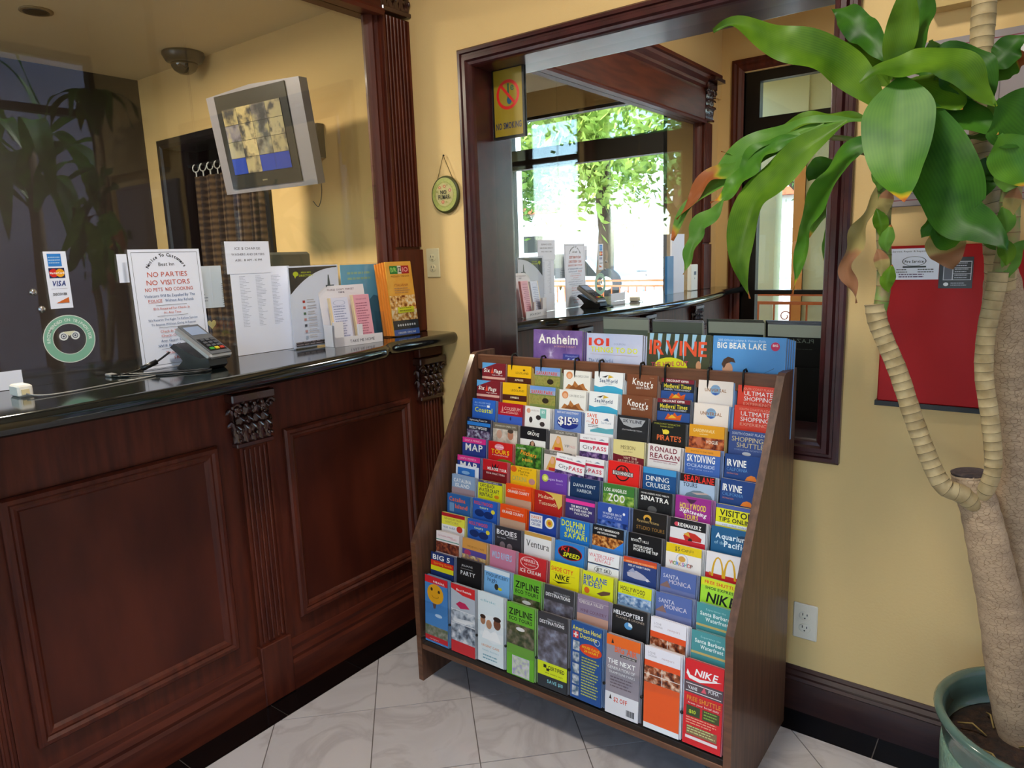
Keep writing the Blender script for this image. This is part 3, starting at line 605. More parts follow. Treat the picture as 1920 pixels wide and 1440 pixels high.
# directory stand
T = thing('directory_stand', 'acrylic stand holding a white and charcoal directory sheet on the counter', 'sign', (-2.0, -.54, ZT))
mb = MB(); mb.box(-1.998, -1.9965, -.648, -.434, ZT, 1.408, ACRYL); mb.box(-2.03, -1.9965, -.648, -.434, ZT, ZT+.002, ACRYL); part(mb, 'acrylic_holder', T)
mb = MB(); mb.box(-2.0010, -1.9990, -.645, -.437, ZT+.004, 1.403, PAPER); F = Face(mb, (-1.9990, -.645, ZT+.004), (0, 1, 0), (0, 0, 1), .001)
F.poly([(4, 268), (4, 180)]+[(4+200*(t_/10), 180+85*(1-(1-t_/10)**2.2)) for t_ in range(1, 11)]+[(204, 270)], '#3b3837'); F.ell(30, 247, 11, 8, '#c7d322'); F.poly([(22, 243), (27, 232), (33, 243)], '#c7d322')
F.text('AREA INFO', 72, 249, 5, '#c7d322', w=42, bold=True); F.text('DIRECTORY', 72, 238, 6.5, '#c7d322', w=58, bold=True)
F.poly([(150, 180), (150, 205), (158, 205), (162, 240), (166, 240), (170, 205), (186, 205), (186, 180)], '#4c5b66')
for k in range(7):
    F.rect(48, 150-k*20, 58, 158-k*20, ('#b03030', '#c76a5a', '#4f6d52', '#c08a8a', '#3c4356', '#b98a8a', '#9aa6bb')[k]); F.lines(66, 104, 158-k*20, 150-k*20, 2, '#b9b4b8', .35, .3, k); F.lines(150, 186, 158-k*20, 150-k*20, 2, '#b9b4b8', .35, .3, k+9); F.rect(136, 150-k*20, 145, 157-k*20, ('#c9a0a0', '#8a2f34', '#b3545a', '#4e6a4f', '#b98a8a', '#6b8a5c', '#c9a0a0')[k])
F.rect(6, 6, 204, 20, '#2f2a2c'); F.lines(8, 200, 17, 9, 2, '#8a8085', .4, .1, 44); part(mb, 'directory_sheet', T)
# cardboard holder with slips
T = thing('cardboard_holder', 'white cardboard holder filled with price slips on the countertop', 'holder', (-1.93, -.44, ZT))
CARD = pm('#e3dfe6', .6)
Rz = Matrix.Rotation(-.10, 3, 'Z'); HB = MM(Rz, Vector((-1.935, -.44, ZT)))
mb = MB()
mb.box(.030, .032, -.10, .10, 0, .032, CARD, HB); mb.box(-.03, .032, -.10, -.098, 0, .075, CARD, HB); mb.box(.022, .032, -.10, -.062, .0, .085, CARD, HB); mb.box(.022, .030, .0, .018, .03, .07, CARD, HB)
mb.prism([(-.03, 0), (-.028, 0), (-.058, .205), (-.060, .205)], -.095, .095, CARD, lambda a, b, h: HB @ Vector((a, h, b))); part(mb, 'cardboard_box', T)
mb = MB(); F = Face(mb, HB @ Vector((.0321, -.10, 0)), Rz @ Vector((0, 1, 0)), (0, 0, 1), .001); F.text('TAKE ME HOME', 112, 10, 10, '#4a4658', w=104); part(mb, 'front_lettering', T)
mb = MB(); F = Face(mb, HB @ Vector((-.0275, -.095, 0)), Rz @ Vector((0, 1, 0)), (-.03, 0, .205), .001); F.text('PLEASE  DON\'T  FORGET', 95, 190, 6, '#7a5f6a', w=110); F.text('TIPS', 95, 180, 5, '#5a4f6a', w=26, bold=True); part(mb, 'header_lettering', T)
for (ya, yb, c1, ink, lab, cc_) in ((-.080, -.012, '#d9daf0', '#8a90b8', 'stack of pale blue printed slips in the cardboard holder', 'left'), (.012, .078, '#e3a0b2', '#a86078', 'stack of pink printed slips in the cardboard holder', 'right')):
    mb = MB(); hh = .165 if cc_ == 'left' else .170
    mb.prism([(.018, .004), (.004, .004), (-.018, hh), (-.006, hh)], ya, yb, pm(c1), lambda a, b, h: HB @ Vector((a, h, b)))
    mb.prism([(.018, .004), (.004, .004), (-.018, hh), (-.006, hh)], ya-.006, ya-.0005, pm('#e8cfa8'), lambda a, b, h: HB @ Vector((a, h, b)))
    F = Face(mb, HB @ Vector((.0183, ya, .004)), Rz @ Vector((0, 1, 0)), (-.024, 0, hh-.004), .001); F.lines(7, 60, hh*1000-34, 12, 15, ink, .35, .3, 3)
    if cc_ == 'left': F.ring(33, hh*1000-20, 24, 22.5, ink, 20, .38)
    else: F.text('DISCOUNT RATES', 33, hh*1000-20, 5, ink, w=44)
    tag(mb.build('slip_stack'), lab, 'slips', 'slips in the cardboard holder')
# blue folder behind
T = thing('blue_leaflet', 'light blue leaflet in clear stand behind the cardboard holder', 'leaflet', (-2.03, -.29, ZT))
mb = MB(); mb.box(-2.0335, -2.0315, -.398, -.20, ZT, 1.405, ACRYL); mb.box(-2.036, -2.034, -.396, -.21, ZT, 1.40, pm('#6fb2d2')); F = Face(mb, (-2.034, -.396, ZT), (0, 1, 0), (0, 0, 1), .001)
F.lines(30, 150, 240, 220, 2, '#9fc3a0', .4, .3, 3); F.poly([(110, 0), (110, 130), (150, 160), (186, 150), (186, 0)], '#4d7f9a'); part(mb, 'leaflet_sheet', T)
# restaurant menu holder
T = thing('menu_holder', 'clear holder of orange restaurant menus at the counter end', 'leaflets', (-1.975, -.17, ZT))
Rz = Matrix.Rotation(-.12, 3, 'Z'); HB = MM(Rz, Vector((-1.952, -.172, ZT)))
tl = lambda x, y, z: HB @ Vector((x-z*.12, y, z))
def tbox(mb, x0, x1, y0, y1, z0, z1, mt):
    mb.add([tl(x, y, z) for z in (z0, z1) for x, y in ((x0, y0), (x1, y0), (x1, y1), (x0, y1))], [(3, 2, 1, 0), (4, 5, 6, 7), (0, 1, 5, 4), (1, 2, 6, 5), (2, 3, 7, 6), (3, 0, 4, 7)], mt)
for k in range(5):
    mb = MB(); tbox(mb, .010-.008*k, .016-.008*k, -.062-.006*k, .058-.006*k, .004, .280-.002*k, pm('#e8913a' if k else '#e0a23c'))
    if k == 0:
        F = Face(mb, tl(.016, -.062, .004), Rz @ Vector((0, 1, 0)), Rz @ Vector((-.12, 0, 1)), .001, gap=.0004)
        F.rect(0, 150, 120, 276, mat('menu_gold', '#e2a843', .35, c2='#dd9c38', nscale=30)); F.rect(0, 56, 120, 150, photo('#7a3a12', '#d9a355', '#e8d9b8', 70)); F.rect(0, 22, 120, 56, '#26303a'); F.rect(0, 0, 120, 22, '#3a5fae')
        F.rect(16, 232, 52, 262, '#1f7a35'); F.rect(52, 232, 70, 262, '#d8d2c0'); F.rect(70, 232, 106, 262, '#a51a20'); F.text('BR', 34, 239, 17, '#9fd06a', w=28, bold=True); F.text('IZ', 61, 239, 17, '#2b2b2b', w=16, bold=True); F.text('IO', 88, 239, 17, '#e8a0a0', w=26, bold=True)
        F.text('PIZZA BY THE SLICE', 61, 220, 6, '#8a5a20', w=84); F.text('ITALIANA', 61, 185, 9, '#a85a20', w=64); F.lines(26, 98, 176, 160, 3, '#b98a5a', .4, .2, 5); F.rect(30, 84, 106, 106, '#cfd022'); F.lines(38, 98, 100, 90, 2, '#8f8a20', .4, .1, 6)
        for q in range(8): F.ell(22+q*11, 38, 4, 4.5, '#cfd6dd', 8)
        F.text('ORDER ONLINE', 58, 6, 7, '#dfe6f0', w=84)
    part(mb, 'menu', T)
mb = MB(); tbox(mb, .020, .022, -.066, .066, 0, .10, ACRYL); tbox(mb, -.04, .022, .064, .066, 0, .10, ACRYL); tbox(mb, -.04, .022, -.10, -.098, 0, .10, ACRYL); tbox(mb, -.04, .022, -.10, .066, 0, .002, ACRYL); part(mb, 'acrylic_holder', T)
# beyond in the mirror: blue leaflet rack and white card display near the far post
T = thing('blue_brochure_holder', 'blue brochure upright on the far end of the counter seen in mirror', 'brochures', (-1.99, -2.13, ZT))
mb = MB(); mb.box(-2.01, -1.995, -2.19, -2.09, ZT, 1.375, pm('#2f6fae')); F = Face(mb, (-2.0105, -2.09, ZT), (0, -1, 0), (0, 0, 1), .001); F.rect(0, 120, 100, 180, '#6fa6d6'); part(mb, 'brochure', T)
mb = MB(); mb.box(-2.015, -2.002, -2.38, -2.18, ZT, 1.52, PAPER); tag(mb.build('white_placard'), 'tall white placard on the far end of the counter seen in mirror', 'sign')
mb = MB(); mb.box(-2.03, -2.0, -2.62, -2.50, ZT, 1.31, WHITEP, ch=.004); F = Face(mb, (-2.0, -2.62, ZT), (0, 1, 0), (0, 0, 1), .001); F.rect(30, 110, 70, 135, '#3c4a66'); F.rect(50, 80, 62, 92, '#8a9aaa')
tag(mb.build('white_dispenser'), 'white box dispenser by the far screen post seen in mirror', 'dispenser')
# ================================================================ OFFICE BEHIND THE GLASS
TV = thing('television', 'silver framed television showing camera feeds, tilted high on the office wall', 'television', (-2.52, -.06, 1.88))
tm = Matrix.Rotation(.07, 3, 'Z') @ Matrix.Rotation(math.radians(8), 3, 'X'); TM = MM(tm, Vector((-2.512, -.335, 1.895)))
hw, hh = .276, .190
mb = MB()
def ring3(y, w_, h_, bow=0): return [TM @ Vector(p) for p in ((-w_, y, -h_+0), (w_, y, -h_), (w_, y, h_), (0, y, h_+bow), (-w_, y, h_))]
R0 = ring3(-.012, hw, hh, .014); R1 = ring3(.030, hw*.985, hh*.985, .014); R2 = ring3(.05, hw*.62, hh*.70, .01); R3 = ring3(.15, hw*.40, hh*.5)
vs = R0+R1+R2+R3; fs = []
for L in range(3):
    for i in range(5): j = (i+1) % 5; fs.append((L*5+i, L*5+j, L*5+5+j, L*5+5+i))
fs += [(4, 3, 2, 1, 0), (15, 16, 17, 18, 19)]; mb.add(vs, fs, mat('television_silver', '#858083', .38, metal=.35)); part(mb, 'casing', TV)
mb = MB(); mb.box(-hw*.80, hw*.72, -.0165, -.012, -hh*.90, hh*.985, mat('bezel_dark', '#2b2a26', .3), TM); part(mb, 'dark_bezel', TV)
mb = MB(); mb.box(-hw*.68, hw*.58, -.018, -.0165, -hh*.62, hh*.70, BLACK, TM)
F = Face(mb, TM @ Vector((-hw*.68, -.0182, -hh*.62)), tm @ Vector((1, 0, 0)), tm @ Vector((0, 0, 1)), .001)
sw, sh = hw*1.26*1000, hh*1.32*1000
cols_ = ['#8f8058', '#a3905f', '#5d5650', '#8a7c5c', '#6b6468', '#9c8d66', '#4c4a48', '#8f8364', '#7f7862', '#a29068', '#6e6a5e', '#85795a', '#34489a', '#8b7d5c', '#34489a', '#34489a']
for r in range(4):
    for c in range(4):
        cc_ = cols_[r*4+c]; k = 'screen_'+cc_+str(c)
        if cc_ == '#34489a': mt = mat(k, '#2a3a80', .2, emit=.03)
        else:
            mt = photo('#3a3734', cc_, '#8f845f', 14+3*c)
            bs = mt.node_tree.nodes['Principled BSDF']
            if not bs.inputs['Emission Strength'].default_value:
                mt.node_tree.links.new(mt.node_tree.nodes['Color Ramp'].outputs[0], bs.inputs['Emission Color']); bs.inputs['Emission Strength'].default_value = .03
        F.rect2(c*sw/4+.8, (3-r)*sh/4+.8, (c+1)*sw/4-.8, (4-r)*sh/4-.8, mt)
part(mb, 'screen', TV)
mb = MB(); F = Face(mb, TM @ Vector((0, -.0168, -hh*.80)), tm @ Vector((1, 0, 0)), tm @ Vector((0, 0, 1)), .001); F.text('SANYO', -12, 0, 5.5, '#b9b08a', w=28, bold=True); part(mb, 'maker_badge', TV)
mb = MB(); mb.tube([(-2.55, -.20, 1.88), (-2.60, -.10, 1.89), (-2.62, -.02, 1.9)], .022, BLACKM, 8); mb.box(-2.68, -2.545, -.035, -.001, 1.86, 2.00, BLACKM); part(mb, 'wall_bracket', TV)
cable('hanging_cord', 'thin black cord hanging on the wall below the television', [(-2.60, -.02, 1.90), (-2.555, -.03, 1.74), (-2.57, -.04, 1.655), (-2.62, -.03, 1.68)], .002, BLACK)
T = thing('dome_camera', 'black dome security camera on the office ceiling', 'camera', (-3.42, -.10, 2.43))
mb = MB(); mb.lathe([(.095, 0), (.097, -.012), (.082, -.040), (.066, -.048)], BLACK, 28, (-3.42, -.10, 2.4295)); part(mb, 'housing', T)
mb = MB(); mb.lathe([(.062, -.046), (.060, -.062), (.048, -.082), (.026, -.096), (.003, -.100)], mat('smoked_dome', '#060608', .05, spec=.8), 28, (-3.42, -.10, 2.43)); part(mb, 'smoked_dome', T)
T = thing('recessed_vent', 'small dark round recessed fitting in the office ceiling', 'vent', (-3.28, -.78, 2.43))
mb = MB(); mb.lathe([(.06, 0), (.06, -.004), (.048, -.006)], mat('vent_ring', '#7a6a4c', .6), 24, (-3.28, -.78, 2.4298)); part(mb, 'ring', T); mb = MB(); mb.lathe([(.046, -.0062), (.03, -.007), (.005, -.0072)], BLACK, 20, (-3.28, -.78, 2.4298)); part(mb, 'dark_opening', T)
# doorway, curtain, grey door
mb = MB(); mould(mb, -3.93, 0, -2.96, 2.09, [(0, 0), (0, .016), (.03, .018), (.045, .010), (.045, -.18)], mat('black_door_frame', '#17110f', .45), YF(0)); o = struct('door_1', mb)
PL = mat('plaid_brown_curtain', '#2e2119', .85)
t = PL.node_tree; b = t.nodes['Principled BSDF']; tc = t.nodes.new('ShaderNodeTexCoord'); w1_ = t.nodes.new('ShaderNodeTexWave'); w1_.bands_direction = 'Z'; w1_.inputs['Scale'].default_value = 9
w2_ = t.nodes.new('ShaderNodeTexWave'); w2_.bands_direction = 'X'; w2_.inputs['Scale'].default_value = 11; ad = t.nodes.new('ShaderNodeMath'); ad.operation = 'ADD'; rp = t.nodes.new('ShaderNodeValToRGB')
rp.color_ramp.elements[0].color = lin('#2a1c15'); rp.color_ramp.elements[0].position = .3; rp.color_ramp.elements[1].color = lin('#6b5238'); rp.color_ramp.elements[1].position = .95
dv = t.nodes.new('ShaderNodeMath'); dv.operation = 'MULTIPLY'; dv.inputs[1].default_value = .5
for w_ in (w1_, w2_): t.links.new(tc.outputs['Object'], w_.inputs['Vector'])
t.links.new(w1_.outputs['Fac'], ad.inputs[0]); t.links.new(w2_.outputs['Fac'], ad.inputs[1]); t.links.new(ad.outputs[0], dv.inputs[0]); t.links.new(dv.outputs[0], rp.inputs[0]); t.links.new(rp.outputs[0], b.inputs['Base Color'])
CU = thing('plaid_curtain', 'brown plaid curtain hanging on white rings in the office doorway', 'curtain', (-3.3, .13, 0))
mb = MB(); n = 120; vs = []; fs = []
for i in range(n+1):
    u = i/n; a = u*13*2*PI
    for z in (.15, .8, 1.5, 1.90):
        am = .030*(1-.35*(z > 1.8)); x0_ = -3.83+(.62)*u+(.06 if z < 1 else .0)*(u-.5); vs.append((x0_, .13+am*math.sin(a)+.01*math.sin(a*.37+z), z))
for i in range(n):
    for k in range(3): fs.append((i*4+k, i*4+4+k, i*4+5+k, i*4+1+k))
mb.add(vs, fs, PL, True); part(mb, 'cloth', CU)
mb = MB(); mb.tube([(-3.88, .13, 1.965), (-2.99, .13, 1.965)], .009, BLACKM, 10); part(mb, 'rod', CU)
for k in range(9):
    mb = MB(); x = -3.815+k*.071; mb.tube([(x+.004*math.sin(q), .13+.018*math.cos(q), 1.948+.020*math.sin(q)) for q in [j*PI/6 for j in range(13)]], .0035, WHITEP, 5); mb.box(x-.003, x+.003, .128, .132, 1.90, 1.932, WHITEP); part(mb, 'ring', CU)
T = thing('grey_door', 'grey interior door with metal knob behind the plaid curtain', 'door', (-4.7, .45, 0))
mb = MB(); mb.box(-4.95, -4.42, .50, .54, 0, 2.05, mat('grey_door_paint', '#7a818c', .5)); part(mb, 'door_leaf', T)
mb = MB(); mb.ball((-4.70, .47, 1.72), .028, CHROME, 12); mb.tube([(-4.70, .50, 1.72), (-4.70, .47, 1.72)], .01, CHROME, 8); part(mb, 'knob', T)
T = thing('office_desk', 'pale wooden office desk ledge just behind the granite counter', 'desk', (-2.5, -1.2, 0))
mb = MB(); mb.box(-2.62, -2.345, -2.6, -.3, 1.02, 1.05, mat('desk_wood', '#8d6f5c', .5)); part(mb, 'top', T)
for y in (-2.55, -.35): mb = MB(); mb.box(-2.6, -2.56, y-.02, y+.02, 0, 1.02, MAHO); part(mb, 'leg', T)
mb = MB(); mb.box(-2.375, -2.345, -2.6, -.3, 0, 1.02, DARKWALL); part(mb, 'side_panel', T)
T = thing('desk_monitor', 'back of a grey computer monitor behind the price list', 'monitor', (-2.55, -.30, 1.05))
mb = MB(); mb.box(-2.60, -2.55, -.42, -.12, 1.14, 1.46, mat('monitor_grey', '#5e5e58', .5), ch=.01); part(mb, 'shell', T); mb = MB(); mb.box(-2.59, -2.56, -.30, -.24, 1.05, 1.15, BLACK); mb.box(-2.61, -2.50, -.36, -.18, 1.05, 1.062, BLACK); part(mb, 'foot', T)
# office front window frame and panes, lobby door and window in the rear wall
mb = MB(); y0, y1 = REAR-.10, REAR-.02; BF = mat('office_window_frame', '#3b332c', .5)
mb.box(-4.04, -2.46, y0, y1, 2.18, 2.35, BF); mb.box(-4.04, -2.46, y0, y1, 2.595, 2.62, BF); mb.box(-4.04, -2.46, y0, y1, .78, .84, BF); mb.box(-4.04, -4.005, y0, y1, .84, 2.6, BF); mb.box(-2.50, -2.46, y0, y1, .84, 2.6, BF)
w2 = struct('window_2', mb)
for z0, z1 in ((.84, 2.18), (2.35, 2.595)): mb = MB(); mb.box(-4.005, -2.50, REAR-.063, REAR-.057, z0, z1, WGLASS); mb.build('pane', w2)
mb = MB()
mould(mb, -1.945, 0, -.90, 2.75, [(0, 0), (0, .024), (.02, .030), (.034, .018), (.05, .024), (.07, .016), (.085, .004), (.085, -.14)], MAHO, lambda a, b, h: (a, REAR+h, b))
for a, b_, c, d_ in ((-1.86, -1.755, 0, 2.66), (-1.06, -.98, 0, 2.66), (-1.755, -1.06, 2.59, 2.66), (-1.755, -1.06, 2.18, 2.34), (-1.755, -1.06, 0, .22), (-1.755, -1.06, 1.065, 1.095)): mb.box(a, b_, REAR-.10, REAR-.03, c, d_, BRONZE)
d1 = struct('door_2', mb)
for z0, z1 in ((2.34, 2.59), (1.095, 2.18), (.22, 1.065)): mb = MB(); mb.box(-1.755, -1.06, REAR-.068, REAR-.062, z0, z1, WGLASS); mb.build('pane', d1)
mb = MB()
for x in (-.84, -.29, .26): mb.box(x, x+.04, REAR-.10, REAR-.03, .12, 2.62, BRONZE)
for z in (.12, 2.22, 2.58): mb.box(-.84, .30, REAR-.10, REAR-.03, z, z+.04, BRONZE)
w3 = struct('window_3', mb)
for a, b_ in ((-.80, -.29), (-.25, .26)):
    for z0, z1 in ((.16, 2.22), (2.26, 2.58)): mb = MB(); mb.box(a, b_, REAR-.068, REAR-.062, z0, z1, WGLASS); mb.build('pane', w3)
def added_fill_lamp(x, y, z, lab):  # unseen glowing fixture added to go with each fill light
    T = thing('added_fill_lamp', lab, 'lamp', (x, y, z), 0, 'added fill lamps')
    mb = MB(); mb.lathe([(.20, 0), (.20, -.02), (.19, -.025)], WHITEP, 28, (x, y, z-.0005)); part(mb, 'base', T)
    mb = MB(); mb.lathe([(.185, -.025), (.17, -.045), (.10, -.055), (.004, -.058)], mat('fill_lamp_opal', '#fff2d8', .4, emit=1.5), 28, (x, y, z)); part(mb, 'fill_lamp_diffuser', T)
added_fill_lamp(-.75, -1.5, CZ, 'added round opal fill lamp under the lobby ceiling')
added_fill_lamp(-2.95, -1.15, 2.43, 'added round opal fill lamp under the office ceiling')
# ================================================================ BROCHURE RACK
RK = thing('brochure_rack', 'walnut laminate tiered floor rack standing before the mirror, filled with tourist brochures', 'rack', (-1.07, -.31, 0))
RL, RR = -1.606, -.528
side = [(-.545, 0), (-.085, 0), (-.085, 1.082), (-.185, 1.082), (-.20, 1.075), (-.545, .495)]
for x0 in (RL, RR-.020):
    mb = MB(); mb.prism(side, x0, x0+.020, WALNUT, lambda a, b, h: (h, a, b))
    mb.prism([(-.5462, .0), (-.545, 0), (-.545, .495), (-.5462, .495)], x0, x0+.020, WALNUTH, lambda a, b, h: (h, a, b)); part(mb, 'side_panel', RK)
mb = MB(); mb.box(RL+.0205, RR-.0205, -.186, -.168, 1.022, 1.074, WALNUTH, ch=.002); part(mb, 'crest_rail', RK)
mb = MB(); mb.box(RL+.0205, RR-.0205, -.544, -.095, .118, .136, WALNUTH, ch=.002); part(mb, 'bottom_shelf', RK)
mb = MB(); mb.box(RL+.0205, RR-.0205, -.0945, -.087, .14, 1.02, BLACK); part(mb, 'back_panel', RK)
DK = mat('dark_shelf', '#1d1512', .6)
NZ = [1.045, .987, .930, .868, .808, .750, .693, .636, .578, .521, .460, .394]
NY = [-.190-.0307*i for i in range(12)]
for i in range(12):      # each tier is a slanted L-shaped divider: back slab and ledge carrying the leaflets
    tl_ = .10 if i < 11 else .06; B = MM(Matrix.Rotation(-tl_, 3, 'X'), Vector((0, NY[i]-(.001 if i < 11 else .006), NZ[i])))
    mb = MB(); mb.box(RL+.0205, RR-.0205, .0222, .0238, -.236, -.012, DK, B); mb.box(RL+.0205, RR-.0205, 0.0, .0222, -.238, -.2355, DK, B); part(mb, 'tier_divider', RK)
mb = MB(); mb.box(RL+.022, RR-.022, -.5425, -.5405, .137, .30, ACRYL); part(mb, 'clear_front', RK, 'clear acrylic front of the bottom tier')
PX = [-1.5600+.1135*c for c in range(9)]          # left edge of each pocket's leaflets
for c in range(8):
    mb = MB(); mb.lathe([(.0045, 0), (.0045, .003), (.002, .005)], BLACKM, 10, (PX[c]+.107, -.5426, .245), Matrix.Rotation(PI/2, 3, 'X')); part(mb, 'fastener', RK)
for x in (-1.43, -1.31, -1.18, -1.09, -.95, -.87, -.74, -.64):
    mb = MB(); mb.tube([(x, -.191, 1.012), (x, -.191, 1.072), (x, -.186, 1.081), (x, -.170, 1.082), (x, -.163, 1.075), (x, -.163, .98)], .0032, BLACKM, 6); part(mb, 'wire_hook', RK)
mb = MB()
for z in (.92, .90): mb.tube([(RL+.025, -.100, z+.02), (RR-.025, -.100, z+.02)], .003, BLACKM, 6)
mb.box(RL+.0205, RR-.0205, -.164, -.096, .884, .890, BLACK); part(mb, 'magazine_shelf', RK)
# ---- printed designs: list of inks measured in mm from the top edge down; width 100
def draw(F, W_, H_, items):
    for it in items:
        k = it[0]
        if k == 'b': F.rect(0, H_-it[2], W_, H_-it[1], it[3])
        elif k == 'r': F.rect(it[1], H_-it[4], it[3], H_-it[2], it[5])
        elif k == 'e': F.ell(it[1], H_-it[2], it[3], it[4], it[5], 18)
        elif k == 'o': F.ring(it[1], H_-it[2], it[3], it[4], it[5], 22, it[6] if len(it) > 6 else 1)
        elif k == 'p': F.poly([(a, H_-b) for a, b in it[1]], it[2])
        elif k == 't': F.text(it[1], it[2], H_-it[3], it[4], it[5], w=it[6] if len(it) > 6 else None, bold=True, sl=it[7] if len(it) > 7 else 0, rot=it[8] if len(it) > 8 else 0)
        elif k == 'n': F.text(it[1], it[2], H_-it[3], it[4], it[5], w=it[6] if len(it) > 6 else None)
        elif k == 'f': F.rect(it[1], H_-it[4], it[3], H_-it[2], photo(*it[5]))
        elif k == 'l': F.lines(it[1], it[3], H_-it[2], H_-it[4], it[5], it[6], .4, .25, it[7] if len(it) > 7 else 3)
W9 = '#f4f2f0'
